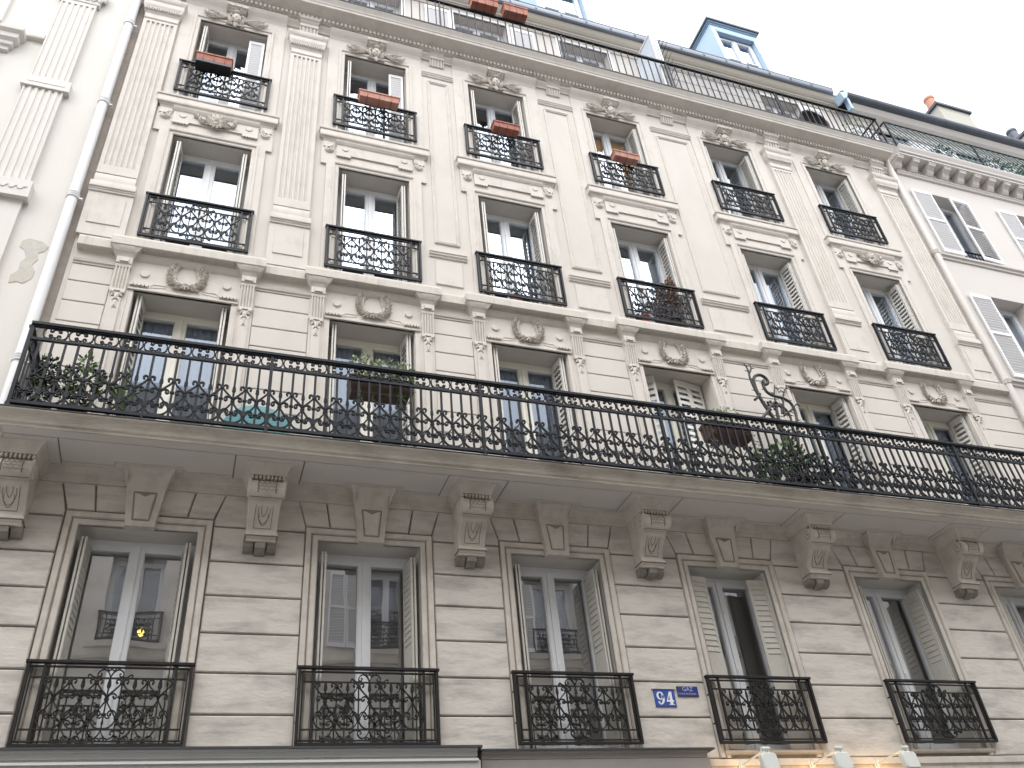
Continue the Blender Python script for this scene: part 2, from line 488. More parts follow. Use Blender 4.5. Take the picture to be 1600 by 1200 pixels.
def window_meshes(tag_, hw, z0, z1, m, y=0.30, glass=GLASS, fr=0.045, st=0.055, cen=0.062, bot=0.09, trans=None):
    mb = MB()
    Y0, Y1 = y, y + 0.06
    mb.box(-hw, -hw + fr, Y0, Y1 + .02, z0, z1); mb.box(hw - fr, hw, Y0, Y1 + .02, z0, z1)
    mb.box(-hw + fr, hw - fr, Y0, Y1 + .02, z1 - fr - .01, z1); mb.box(-hw + fr, hw - fr, Y0, Y1 + .02, z0, z0 + .035)
    ya = y - 0.012
    a, b = hw - fr, cen
    for sg in (-1, 1):
        def bx(p, q, zz0, zz1, yy=ya):
            mb.box(min(sg * p, sg * q), max(sg * p, sg * q), yy, Y1, zz0, zz1)
        zt = z1 - fr - .014
        bx(a - st, a - .003, z0 + .04, zt); bx(b - .045, b, z0 + .04, zt)
        bx(b, a - st, zt - st, zt, ya + .002); bx(b, a - st, z0 + .04, z0 + .04 + bot, ya + .002)
        bx(b - .002, b + .010, z0 + .04 + bot, zt - st, ya + .012)
        if trans: bx(b, a - st, trans - .012, trans + .012, ya + .004)
    mb.box(-.02, .02, ya - .016, ya + .01, z0 + .04, z1 - fr - .014)      # meeting stile cover
    mb.box(-.010, .010, ya - .03, ya - .016, z0 + (z1 - z0) * .42, z0 + (z1 - z0) * .46)
    g = []
    for sg in (-1, 1):
        q = MB()
        x0, x1 = sorted((sg * (b + .004), sg * (a - st - .002)))
        q.quad((x0, y + .03, z0 + .05 + bot), (x1, y + .03, z0 + .05 + bot), (x1, y + .03, z1 - fr - st - .016), (x0, y + .03, z1 - fr - st - .016))
        g.append(mesh_of('pane', q, glass))
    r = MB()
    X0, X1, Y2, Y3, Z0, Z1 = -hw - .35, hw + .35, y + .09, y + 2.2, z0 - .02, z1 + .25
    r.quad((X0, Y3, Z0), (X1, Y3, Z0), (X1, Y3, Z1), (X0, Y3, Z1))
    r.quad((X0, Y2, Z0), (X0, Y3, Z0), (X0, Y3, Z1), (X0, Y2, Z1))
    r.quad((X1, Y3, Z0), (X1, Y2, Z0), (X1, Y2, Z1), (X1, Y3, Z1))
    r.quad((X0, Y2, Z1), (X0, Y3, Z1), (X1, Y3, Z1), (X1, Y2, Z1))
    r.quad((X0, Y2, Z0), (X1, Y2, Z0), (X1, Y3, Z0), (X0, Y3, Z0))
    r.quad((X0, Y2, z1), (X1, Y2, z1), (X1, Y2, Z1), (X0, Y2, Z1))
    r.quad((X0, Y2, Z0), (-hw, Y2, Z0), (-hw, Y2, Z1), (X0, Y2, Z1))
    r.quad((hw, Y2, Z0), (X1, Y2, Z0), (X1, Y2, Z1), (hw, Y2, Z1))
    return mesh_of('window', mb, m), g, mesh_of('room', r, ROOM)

def curtain_mesh(x0, x1, z0, z1, y, m, folds=7, amp=0.02, gather=0.0):
    mb = MB()
    n = folds * 4
    rows = 8
    for j in range(rows + 1):
        z = z1 + (z0 - z1) * j / rows
        sq = 1 - gather * math.sin(PI * j / rows * 0.9)
        for i in range(n + 1):
            u = i / n
            mb.v.append((x0 + (x1 - x0) * u * sq, y + amp * math.sin(u * folds * 2 * PI + 0.3 * j) * (0.6 + .4 * math.sin(i)), z))
    for j in range(rows):
        for i in range(n):
            a = j * (n + 1) + i
            mb.f.append((a, a + 1, a + n + 2, a + n + 1))
    return mesh_of('curtain', mb, m, 60)

def place_window(parent, off, cx, W, cur=None, label=None):
    fm, g, room = W
    w = link('window', fm, parent, (off[0] + cx, off[1], off[2]))
    if label: w['label'] = label
    for q in g: link('window_pane', q, w)
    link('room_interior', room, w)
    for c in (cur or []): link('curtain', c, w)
    return w

def leaf_mesh(w, h, m, lo=0.06, hi=None, n=None, closed=False, t=0.02, mid=None, flip=False):
    """one shutter leaf, x 0..w, thickness about y=0, z 0..h; louvres between lo and hi"""
    mb = MB()
    hi = hi if hi is not None else h - .07
    fr = 0.035
    mb.box(0, fr, -t / 2, t / 2, 0, h); mb.box(w - fr, w, -t / 2, t / 2, 0, h)
    mb.box(fr, w - fr, -t / 2, t / 2, 0, lo); mb.box(fr, w - fr, -t / 2, t / 2, hi, h)
    if mid: mb.box(fr, w - fr, -t / 2 + .001, t / 2 - .001, mid - .03, mid + .03)
    n = n or int((hi - lo) / 0.055)
    p = (hi - lo) / n
    for k in range(n):
        z = lo + p * k
        if mid and abs(z + p / 2 - mid) < .03 + p / 2: continue
        y0, y1 = (t * .42, -t * .42) if flip else (-t * .42, t * .42)
        if closed:   # pressed louvres on a solid sheet
            mb.add([(fr, -t * .15, z + p), (w - fr, -t * .15, z + p), (w - fr, -t * .6, z + p * .25), (fr, -t * .6, z + p * .25), (fr, -t * .15, z + p * .15), (w - fr, -t * .15, z + p * .15)],
                   [(3, 2, 1, 0), (4, 5, 2, 3)])
        else:
            q = .52 if flip else .60
            mb.add([(fr, y0, z + p * .02), (w - fr, y0, z + p * .02), (w - fr, y1, z + p * (.02 + q)), (fr, y1, z + p * (.02 + q)),
                    (fr, y0, z + p * .14), (w - fr, y0, z + p * .14), (w - fr, y1, z + p * (.14 + q)), (fr, y1, z + p * (.14 + q))],
                   [(0, 1, 2, 3), (7, 6, 5, 4), (0, 4, 5, 1), (3, 2, 6, 7)])
    if closed:
        mb.box(fr, w - fr, -t * .14, t * .3, lo, hi)
    return mesh_of('leaf', mb, m)

def ironwork(mb, x, P, zmap, yy, kind, t=0.0122, d=0.024):
    """one half period pair: hearts and spear centred at spear axis x, verticals at x and x+P/2"""
    k = P / 0.226
    def Q(pts, mx, cx):
        return [(cx + mx * a * k, zmap(b)) for a, b in pts]
    low = spline([(0.0, 6.592), (.05, 6.597), (.09, 6.63), (.107, 6.675), (.098, 6.722), (.07, 6.744), (.042, 6.736), (.030, 6.713), (.044, 6.697), (.058, 6.708), (.050, 6.718)], 3)
    up = spline([(0.006, 6.672), (.03, 6.71), (.07, 6.765), (.103, 6.82), (.107, 6.852), (.09, 6.885), (.062, 6.896), (.037, 6.883), (.031, 6.861), (.045, 6.848), (.058, 6.859), (.050, 6.869)], 3)
    top = spline([(.107, 6.845), (.098, 6.885), (.062, 6.925), (.03, 6.962), (.010, 6.995), (.013, 7.018), (.032, 7.032), (.052, 7.022), (.052, 7.002), (.036, 6.998)], 3)
    T = [t] * len(low); T[-4:] = [t * 1.5, t * 1.8, t * 1.8, t * 1.2]
    for mx in (-1, 1):
        mb.bar(Q(low, mx, x), yy, [t] * (len(low) - 4) + [t * 1.4, t * 1.8, t * 1.8, t * 1.3], d)
        mb.bar(Q(up, mx, x + P / 2), yy, [t] * (len(up) - 4) + [t * 1.4, t * 1.8, t * 1.8, t * 1.3], d)
        mb.bar(Q(top, mx, x + P / 2), yy, [t] * (len(top) - 3) + [t * 1.6, t * 1.8, t * 1.2], d)
        # little leaf hooks under the low curls
        mb.bar([(x + mx * .012 * k, zmap(6.69)), (x + mx * .03 * k, zmap(6.676)), (x + mx * .055 * k, zmap(6.684))], yy, t * .8, d)
    # spear
    def D(z, w): return [(x - w, zmap(z)), (x + w, zmap(z))]
    sp = [(6.93, .004), (6.965, .019), (7.0, .017), (7.035, .010), (7.085, .003)]
    for j in range(len(sp) - 1):
        (za, wa), (zb, wb) = sp[j], sp[j + 1]
        wa *= k; wb *= k
        A, B = zmap(za), zmap(zb)
        mb.add([(x - wa, yy, A), (x, yy - .016, A), (x + wa, yy, A), (x, yy + .016, A), (x - wb, yy, B), (x, yy - .010, B), (x + wb, yy, B), (x, yy + .010, B)],
               [(0, 1, 5, 4), (1, 2, 6, 5), (2, 3, 7, 6), (3, 0, 4, 7)])
    # bud under the low curls
    mb.blob((x, yy, zmap(6.64)), (.012 * k, .012, .022), 6, 4)
    # collars
    for (cx, z) in ((x, 6.842), (x + P / 2, 6.677), (x + P / 2, 6.995), (x, 6.708), (x + P / 2, 6.864)):
        zz = zmap(z)
        mb.box(cx - .021 * k, cx + .021 * k, yy - .016, yy + .016, zz - .008, zz + .008)

def crest(mb, cx, z0, yy, sg, k=1.0, t=.009, d=.02):
    """small scroll cresting above (sg=1) or below (sg=-1) a bar"""
    for mx in (-1, 1):
        a = spline([(.0, .008), (.02, .05), (.055, .078), (.09, .066), (.108, .035), (.098, .014), (.078, .018), (.074, .036), (.086, .042)], 3)
        b = spline([(.10, .012), (.125, .006), (.15, .016), (.172, .032), (.185, .022), (.178, .008)], 3)
        c_ = spline([(.0, .09), (.012, .072), (.03, .07), (.034, .084), (.024, .09)], 3)
        for q in (a, b, c_):
            mb.bar([(cx + mx * x * k, z0 + sg * z * k) for x, z in q], yy, t, d)

# window guard rail, drawn for the first floor: z 3.79 .. 4.48, x -.65 .. .65
def guard_mesh(m, hw=0.655, z0=3.79, z1=4.485, P=0.2017, n=5):
    mb = MB()
    yy = -.05
    zb, zt = z0 + .135, z1 - .14
    k = (zt - zb)
    def zm(z):
        ks = [(6.585, zb), (6.675, zb + .088 * k / .42), (6.842, zb + .245 * k / .42), (7.04, zt - .004), (7.10, zt + .002)]
        for (a, A), (b, B) in zip(ks, ks[1:]):
            if z <= b: return A + (z - a) / (b - a) * (B - A)
        return zt
    # outer frame, handrail
    mb.box(-hw - .012, hw + .012, yy - .03, yy + .022, z1 - .022, z1)
    mb.box(-hw + .028, hw - .028, yy - .012, yy + .012, z1 - .055, z1 - .043)
    mb.box(-hw, hw, yy - .018, yy + .016, z0, z0 + .022)
    mb.box(-hw + .028, hw - .028, yy - .010, yy + .010, z0 + .036, z0 + .047)
    for sg in (-1, 1):
        a, b = sorted((sg * hw, sg * (hw - .026)))
        mb.box(a, b, yy - .022, yy + .02, z0 + .022, z1 - .022)
        a, b = sorted((sg * (hw - .05), sg * (hw - .038)))
        mb.box(a, b, yy - .009, yy + .009, z0 + .047, z1 - .055)
        a, b = sorted((sg * (hw - .148), sg * (hw - .128)))
        mb.box(a, b, yy - .013, yy + .013, z0 + .022, z1 - .022)
        for zz in (z0 + .2, z1 - .2):       # fixings into the jamb
            a, b = sorted((sg * hw, sg * (hw - .015)))
            mb.box(a, b, yy + .015, .06, zz, zz + .016)
    mb.box(-hw + .05, hw - .05, yy - .0085, yy + .0085, zb - .006, zb + .006)
    mb.box(-hw + .05, hw - .05, yy - .0085, yy + .0085, zt - .006, zt + .006)
    for i in range(n):
        x = (i - (n - 1) / 2) * P
        ironwork(mb, x, P, zm, yy, 0, t=.0105, d=.018) if i < n - 1 else ironwork_half(mb, x, P, zm, yy)
        mb.box(x - .006, x + .006, yy - .007, yy + .007, zb, zm(6.95))
        if i < n - 1: mb.box(x + P / 2 - .006, x + P / 2 + .006, yy - .0075, yy + .0075, zb, zt)
    # first half on the left
    x = -(n - 1) / 2 * P - P / 2
    ironwork_edge(mb, x, P, zm, yy, 1)
    ironwork_edge(mb, -x, P, zm, yy, -1)
    crest(mb, 0, zt, yy, 1, (z1 - .055 - zt) / .09)
    crest(mb, 0, zb, yy, -1, (zb - z0 - .047) / .09)
    return mesh_of('guard_rail', mb, m)

UPH = [(0.006, 6.672), (.03, 6.71), (.07, 6.765), (.103, 6.82), (.107, 6.852), (.09, 6.885), (.062, 6.896), (.037, 6.883), (.031, 6.861), (.045, 6.848), (.058, 6.859), (.050, 6.869)]
LOWH = [(0.0, 6.592), (.05, 6.597), (.09, 6.63), (.107, 6.675), (.098, 6.722), (.07, 6.744), (.042, 6.736), (.030, 6.713), (.044, 6.697), (.058, 6.708), (.050, 6.718)]
TOPH = [(.107, 6.845), (.098, 6.885), (.062, 6.925), (.03, 6.962), (.010, 6.995), (.013, 7.018), (.032, 7.032), (.052, 7.022), (.052, 7.002), (.036, 6.998)]
def ironwork_edge(mb, x, P, zmap, yy, mx, t=.0105, d=.018):
    k = P / .226
    for pts in (UPH, TOPH):
        mb.bar([(x + mx * a * k, zmap(b)) for a, b in spline(pts, 3)], yy, t, d)
def ironwork_half(mb, x, P, zmap, yy, t=.0105, d=.018):
    k = P / .226
    for mx in (-1, 1):
        mb.bar([(x + mx * a * k, zmap(b)) for a, b in spline(LOWH, 3)], yy, t, d)
        mb.bar([(x + mx * .012 * k, zmap(6.69)), (x + mx * .03 * k, zmap(6.676)), (x + mx * .055 * k, zmap(6.684))], yy, t * .8, d)
    sp = [(6.93, .004), (6.965, .019), (7.0, .017), (7.035, .010), (7.085, .003)]
    for j in range(len(sp) - 1):
        (za, wa), (zb, wb) = sp[j], sp[j + 1]
        A, B = zmap(za), zmap(zb)
        mb.add([(x - wa, yy, A), (x, yy - .016, A), (x + wa, yy, A), (x, yy + .016, A), (x - wb, yy, B), (x, yy - .010, B), (x + wb, yy, B), (x, yy + .010, B)],
               [(0, 1, 5, 4), (1, 2, 6, 5), (2, 3, 7, 6), (3, 0, 4, 7)])
    mb.blob((x, yy, zmap(6.64)), (.012 * k, .012, .022), 6, 4)

# ------------------------------------------------------------------ the apartment building
B = thing('apartment_building', 'cream stone apartment block with one long black iron balcony and rows of window guards', 'building', (0, 0, GZ))
OF = (0, 0, -GZ)
def part(name, mb, m, loc=(0, 0, 0), smooth=0, rz=0.0, parent=None, label=None):
    o = obj(name, mb, m, parent or B, (loc[0] + OF[0], loc[1] + OF[1], loc[2] + OF[2]) if parent is None else loc, rz, smooth)
    if label: o['label'] = label
    return o
def plink(name, me, loc=(0, 0, 0), rz=0.0):
    return link(name, me, B, (loc[0], loc[1], loc[2] - GZ), rz)

F1 = (3.735, 5.79, .525)
F2 = (6.52, 8.755, .53)
F3 = (9.60, 11.65, .51)
F4 = (12.47, 14.50, .50)
# lower wall: dirty backing sheet and blocks in front of it
mb = MB()
wall_holes(mb, XL, XR, 3.55, 6.5, 0.03, [(c - F1[2], c + F1[2], F1[0], F1[1]) for c in C], reveals=False)
part('wall_backing', mb, JOINT)
mb = MB()
a, b, c_, d = -F1[2], F1[2], F1[0] - .03, F1[1]
mb.quad((a, .0, c_), (a, .0, d), (a, .39, d), (a, .39, c_)); mb.quad((b, .0, c_), (b, .39, c_), (b, .39, d), (b, .0, d))
mb.quad((a, .0, d), (b, .0, d), (b, .39, d), (a, .39, d))
rv = mesh_of('reveal', mb, SOFF)
for c in C: plink('reveal', rv, (c, 0, 0))
mb = MB()
gz = [3.66, 4.064, 4.427, 4.792, 5.154, 5.5, 5.87]
gaps = [(XL, C[0] - .672)] + [(C[i] + .668, C[i + 1] - .662) for i in range(5)] + [(C[5] + .668, XR)]
g = .008
for a, b in gaps:
    mb = MB()
    for k in range(len(gz) - 1):
        mb.prism([(a + .002, gz[k] + g), (b - .002, gz[k] + g), (b - .002, gz[k + 1] - g), (a + .002, gz[k + 1] - g)], 0.0, 0.03, 0.009)
    ta = a + .085 if a > XL else a
    tb = b - .085 if b < XR else b
    mb.prism([(a + .002, 5.87 + g), (b - .002, 5.87 + g), (b - .002, 5.935), (tb, 6.225), (ta, 6.225), (a + .002, 5.935)], 0.0, 0.03, 0.009)
    part('rusticated_pier', mb, STONE)
for c in C:
    for sg in (-1, 1):
        mb = MB()
        mb.prism([(c + sg * .655, 5.945), (c + sg * .42, 5.945), (c + sg * .468, 6.225), (c + sg * .745, 6.225)], 0.0, 0.03, 0.009)
        mb.prism([(c + sg * .405, 5.945), (c + sg * .10, 5.945), (c + sg * .10, 6.225), (c + sg * .452, 6.225)], 0.0, 0.03, 0.009)
        part('voussoir', mb, STONE)
# band and cove under the balcony
mb = MB()
mb.mould(XL, XR, [(-.01, 6.222), (.012, 6.226), (.015, 6.285), (.03, 6.292), (.035, 6.315), (.06, 6.335), (.10, 6.352), (.104, 6.372)], 0.03, False)
part('bed_moulding', mb, LTRIM)

# surrounds, keystones
mb = MB()
mb.frame(F1[2], F1[0] - .07, F1[1], [(-.0, .03), (-.0, .012), (.012, -.002), (.055, -.004), (.062, .008), (.072, .008), (.082, -.014), (.112, -.018), (.128, -.018), (.132, .03)])
arch1 = mesh_of('window_surround', mb, LTRIM)
mb = MB()
mb.frame(F1[2], F1[0] - .07, F1[1], [(.0635, .004), (.0715, .004)])
arch1g = mesh_of('groove', mb, LINE)
mb = MB()
kp = [(-.13, 5.775), (.13, 5.775), (.185, 6.225), (-.185, 6.225)]
mb.prism(kp, -.075, .03, .004)
ip = [(-.062, 5.85), (.062, 5.85), (.088, 6.125), (-.088, 6.125)]
mb.prism(ip, -.083, -.07, .006)
kl = MB()
for a, b in (((-.074, 5.838), (-.102, 6.138)), ((.102, 6.138), (.074, 5.838)), ((-.074, 5.838), (.074, 5.838)), ((-.102, 6.138), (.102, 6.138))):
    kl.bar([a, b], -.076, .013, .006)
kl.prism([(-.088, 6.135), (.088, 6.135), (0, 6.088)], -.0845, -.076)
kline = mesh_of('carved_line_and_shade', kl, LINE)
mb.mould(-.187, .187, [(.078, 6.2), (.082, 6.235), (.098, 6.262), (.132, 6.3), (.185, 6.335), (.19, 6.362)], .03, False)
mb.add([(-.187, -.078, 6.2), (-.187, -.1, 6.262), (-.187, -.19, 6.362), (-.24, -.19, 6.362), (-.2, -.1, 6.262)], [(0, 1, 4), (1, 2, 3, 4)])
vs = []
for d, z in [(.0, 6.215), (.004, 6.235), (.014, 6.262), (.026, 6.3), (.05, 6.335), (.052, 6.362)]:
    pr = .078 + (z - 6.2) * .72
    vs.append((d, pr, z))
for sg in (-1, 1):
    for k in range(len(vs) - 1):
        (d0, p0, z0_), (d1, p1, z1_) = vs[k], vs[k + 1]
        mb.quad((sg * (.187 + d0), -p0, z0_), (sg * (.187 + d0), .03, z0_), (sg * (.187 + d1), .03, z1_), (sg * (.187 + d1), -p1, z1_))
        mb.quad((sg * .18, -p0, z0_), (sg * (.187 + d0), -p0, z0_), (sg * (.187 + d1), -p1, z1_), (sg * .18, -p1, z1_))
key = mesh_of('keystone', mb, LTRIM)
for c in C:
    link('groove', arch1g, plink('window_surround', arch1, (c, 0, 0)))
    link('carved_line_and_shade', kline, plink('keystone', key, (c, 0, 0)))

# sills of the first floor
mb = MB(); mb.mould(-.60, .60, [(.0, 3.695), (.012, 3.698), (.022, 3.712), (.024, 3.733)], .4, False)
sill1 = mesh_of('sill', mb, LTRIM)
for c in C: plink('sill', sill1, (c, 0, 0))

# corbels
def taper(b):
    b.v = [(x * (.86 if z < 6.0 else .86 + .14 * min(1, (z - 6.0) / .05)), y, z) for x, y, z in b.v]
cb = [(.03, 6.36), (-.41, 6.36), (-.405, 6.28), (-.385, 6.235), (-.36, 6.215), (-.365, 6.205), (-.40, 6.195), (-.435, 6.165), (-.45, 6.125), (-.442, 6.085), (-.418, 6.05), (-.375, 6.028), (-.325, 6.028),
      (-.32, 6.005), (-.285, 5.975), (-.235, 5.935), (-.19, 5.885), (-.16, 5.835), (-.147, 5.79), (-.152, 5.755), (.03, 5.755)]
mb = MB()
mb.prismx([p for p in cb], -.165, .165)
mb.mould(-.165, .165, [(.135, 5.670), (.14, 5.688), (.155, 5.698), (.155, 5.712), (.168, 5.718), (.168, 5.745), (.152, 5.757)], .03, False)
mb.box(-.18, .18, -.175, .03, 5.72, 5.742)
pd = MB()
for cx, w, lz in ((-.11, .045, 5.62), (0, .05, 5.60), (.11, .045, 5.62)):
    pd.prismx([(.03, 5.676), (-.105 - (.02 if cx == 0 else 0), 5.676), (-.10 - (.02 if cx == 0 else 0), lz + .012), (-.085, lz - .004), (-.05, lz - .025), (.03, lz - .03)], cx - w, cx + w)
# leaf row, scales, shield, side volutes
for k in range(9):
    x = -.15 + k * .0375
    mb.blob((x, -.405, 6.225), (.019, .028, .026), 6, 4)
for sg in (-1, 1):
    sp = []
    for k in range(40):
        a = k / 39 * 4.2 * PI
        r = .092 * (1 - k / 46)
        sp.append((sg * .165, -.345 + r * math.cos(a + 2.6), 6.135 + r * math.sin(a + 2.6)))
    mb.tube(sp, .017, 6)
    sp = spline([(-.36, 6.01), (-.29, 5.965), (-.22, 5.90), (-.175, 5.83), (-.165, 5.77)], 4)
    mb.tube([(sg * .165, y + .03, z) for y, z in sp], .008, 5)
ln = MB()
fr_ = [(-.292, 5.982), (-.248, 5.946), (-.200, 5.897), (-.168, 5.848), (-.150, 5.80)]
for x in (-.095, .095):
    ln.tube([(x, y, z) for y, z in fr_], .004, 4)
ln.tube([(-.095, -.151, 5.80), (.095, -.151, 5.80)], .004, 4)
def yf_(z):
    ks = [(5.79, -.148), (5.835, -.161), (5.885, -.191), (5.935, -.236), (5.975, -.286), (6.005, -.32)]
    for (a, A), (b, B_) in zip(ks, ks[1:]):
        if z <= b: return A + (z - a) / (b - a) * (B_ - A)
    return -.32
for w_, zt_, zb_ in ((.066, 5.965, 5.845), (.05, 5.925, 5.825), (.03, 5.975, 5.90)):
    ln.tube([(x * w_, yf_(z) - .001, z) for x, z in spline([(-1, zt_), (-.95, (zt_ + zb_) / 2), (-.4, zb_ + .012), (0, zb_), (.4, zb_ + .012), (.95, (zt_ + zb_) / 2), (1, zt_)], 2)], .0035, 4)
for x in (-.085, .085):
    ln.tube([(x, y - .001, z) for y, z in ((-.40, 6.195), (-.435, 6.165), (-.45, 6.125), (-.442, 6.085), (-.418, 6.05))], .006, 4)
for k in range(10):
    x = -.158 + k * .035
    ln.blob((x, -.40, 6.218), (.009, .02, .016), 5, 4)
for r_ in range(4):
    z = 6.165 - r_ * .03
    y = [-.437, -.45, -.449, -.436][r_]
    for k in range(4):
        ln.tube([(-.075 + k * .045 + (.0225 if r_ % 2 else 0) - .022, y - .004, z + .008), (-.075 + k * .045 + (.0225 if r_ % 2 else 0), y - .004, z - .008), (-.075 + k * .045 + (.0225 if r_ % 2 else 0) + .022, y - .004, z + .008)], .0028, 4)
ln.box(-.163, .163, -.376, -.345, 6.201, 6.214)  # shade painted as dark strips: below leaf row, below volute, at the base
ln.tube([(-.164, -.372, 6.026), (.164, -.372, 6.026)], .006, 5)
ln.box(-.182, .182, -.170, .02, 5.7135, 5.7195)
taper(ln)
lines = mesh_of('carved_line_and_shade', ln, LINE)  # dark carving lines together with the painted shade strips
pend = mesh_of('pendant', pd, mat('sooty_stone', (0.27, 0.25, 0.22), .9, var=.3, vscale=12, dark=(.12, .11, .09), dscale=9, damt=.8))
taper(mb); taper(pd)
corb = mesh_of('corbel', mb, LTRIM, 40)
CB = [-1.79, .44, 2.595, 4.73, 7.0, 9.33, 11.6]
mb = MB()
vs = []
lv = [(.0, 6.245), (.006, 6.262), (.016, 6.29), (.035, 6.325), (.06, 6.35), (.062, 6.368)]
mb.add([], [])
for k in range(len(lv) - 1):
    (d0, a0), (d1, a1) = lv[k], lv[k + 1]
    x0, x1 = .168 + d0, .168 + d1
    y0, y1 = -.428 - d0, -.428 - d1
    mb.quad((-x0, y0, a0), (x0, y0, a0), (x1, y1, a1), (-x1, y1, a1))
    mb.quad((x0, y0, a0), (x0, .0, a0), (x1, .0, a1), (x1, y1, a1))
    mb.quad((-x0, .0, a0), (-x0, y0, a0), (-x1, y1, a1), (-x1, .0, a1))
mb.quad((-.168, .0, 6.245), (.168, .0, 6.245), (.168, -.428, 6.245), (-.168, -.428, 6.245))
aba = mesh_of('abacus', mb, LTRIM, 40)
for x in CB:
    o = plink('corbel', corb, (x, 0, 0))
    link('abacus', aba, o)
    link('carved_line_and_shade', lines, o)
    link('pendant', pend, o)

# balcony slab with coffered soffit
BX0, BX1 = -2.045, 12.15
mb = MB()
prof = [(.68, 6.362), (.70, 6.362), (.705, 6.385), (.722, 6.395), (.730, 6.410), (.731, 6.422), (.735, 6.426), (.738, 6.448), (.752, 6.468), (.776, 6.480), (.793, 6.484), (.793, 6.498)]
vs, fs = [], []
for d, z in prof:
    vs += [(BX0 + .82 - d, 0.0, z), (BX0 + .82 - d, -d, z), (BX1 - .82 + d, -d, z), (BX1 - .82 + d, 0.0, z)]
for k in range(len(prof) - 1):
    for i in range(3):
        a = k * 4 + i
        fs.append((a, a + 1, a + 5, a + 4))
mb.add(vs, fs)
part('balcony_slab', mb, SLAB)
mb = MB()
mb.box(BX0 - .004, BX1 + .004, -.802, .0, 6.4985, 6.509)
part('balcony_edge_flashing', mb, EDGE)
mb = MB()
mb.quad((BX0 + .13, -.69, 6.371), (BX1 - .13, -.69, 6.371), (BX1 - .13, .03, 6.371), (BX0 + .13, .03, 6.371))
part('soffit_groove', mb, LINE)
mb = MB()
# panels hanging 6 mm lower, leaving incised lines between them
def plate(pts, z0=6.364, z1=6.374):
    n = len(pts)
    vs = [(x, y, z0) for x, y in pts] + [(x, y, z1) for x, y in pts]
    mb.add(vs, [tuple(range(n))] + [(i, (i + 1) % n, n + (i + 1) % n, n + i) for i in range(n)])
plate([(BX0 + .12, -.695), (BX1 - .12, -.695), (BX1 - .12, -.562), (BX0 + .12, -.562)])
for i, x in enumerate(CB):
    plate([(x - .323, -.549), (x + .323, -.549), (x + .323, -.2), (x + .32, -.0), (x - .32, -.0), (x - .323, -.2)])
for i in range(6):
    a, b, c = CB[i] + .337, CB[i + 1] - .337, C[i]
    if i == 0: pass
    plate([(a, -.552), (b, -.552), (b, -.155), (c + .315, -.155), (c + .30, -.228), (c - .30, -.228), (c - .315, -.155), (a, -.155)])
    plate([(a, -.145), (c - .325, -.145), (c - .31, -.218), (c + .31, -.218), (c + .325, -.145), (b, -.145), (b, -.0), (a, -.0)])
part('coffered_soffit', mb, SOFF)
mb = MB(); mb.box(BX0 + .05, BX1 - .05, -.74, .3, 6.45, 6.4975)
part('balcony_floor', mb, SLAB)

# long balcony railing
RP = .2254
RX0, RX1 = -1.9, 12.1
Ry = -.765
mb = MB()
def ident(z): return z
nx = int((RX1 - .35) / RP) + 1
k0 = -10
for k in range(k0, nx):
    xb = .35 + RP * (k + .5)
    if xb > RX1 - .05: break
    ironwork(mb, xb, RP, ident, Ry, 0)
    mb.box(xb - .0105, xb + .0105, Ry - .008, Ry + .008, 6.57, 7.305)
    xa = xb + RP / 2
    mb.box(xa - .0115, xa + .0115, Ry - .009, Ry + .009, 6.56, 7.305)
    # frieze of paired C scrolls centred on xa
    for mx in (-1, 1):
        for mz in (-1, 1):
            q = spline([(-.105, .0), (-.103, .03), (-.085, .058), (-.055, .066), (-.03, .055), (-.020, .036), (-.030, .020), (-.046, .026), (-.042, .038)], 3)
            mb.bar([(xa + mx * a, 7.40 + mz * b) for a, b in q], Ry, [.0105] * (len(q) - 5) + [.013, .018, .020, .018, .012], .022)
    for mz in (-1, 1):
        mb.bar([(xa - .03, 7.40 + mz * .03), (xa - .012, 7.40 + mz * .047), (xa + .012, 7.40 + mz * .047), (xa + .03, 7.40 + mz * .03)], Ry, .007, .016)
        mb.bar([(xa - .012, 7.40 + mz * .05), (xa, 7.40 + mz * .066), (xa + .012, 7.40 + mz * .05)], Ry, .007, .016)
    mb.box(xa + RP / 2 - .012, xa + RP / 2 + .012, Ry - .013, Ry + .013, 7.388, 7.412)
rail = part('balcony_railing', mb, IRON)
mb = MB()
mb.box(RX0, RX1, Ry - .036, Ry + .026, 7.474, 7.504)
mb.box(RX0 + .0, RX1, Ry - .024, Ry + .014, 7.458, 7.474)
obj('handrail', mb, IRON, rail)
mb = MB()
mb.box(RX0, RX1, Ry - .015, Ry + .015, 7.298, 7.326)
mb.box(RX0, RX1, Ry - .018, Ry + .018, 6.552, 6.584)
obj('rail_bar', mb, IRON, rail)
mb = MB(); mb.box(-.016, .016, Ry - .02, Ry + .02, 6.505, 7.47); mb.box(-.024, .024, Ry - .026, Ry + .026, 6.512, 6.53)
pm = mesh_of('post', mb, IRON)
for k in range(-1, 6):
    x = .35 + RP * 10 * k
    if x < RX0: x = RX0 + .01
    link('post', pm, rail, (x, 0, 0))
mb = MB(); mb.box(-.010, .010, Ry - .02, Ry + .01, 6.512, 6.56)
fm = mesh_of('foot', mb, IRON)
for k in range(-2, 11):
    link('foot', fm, rail, (.35 + RP * 5 * k if k % 2 else .35 + RP * 5 * k, 0.002, 0))
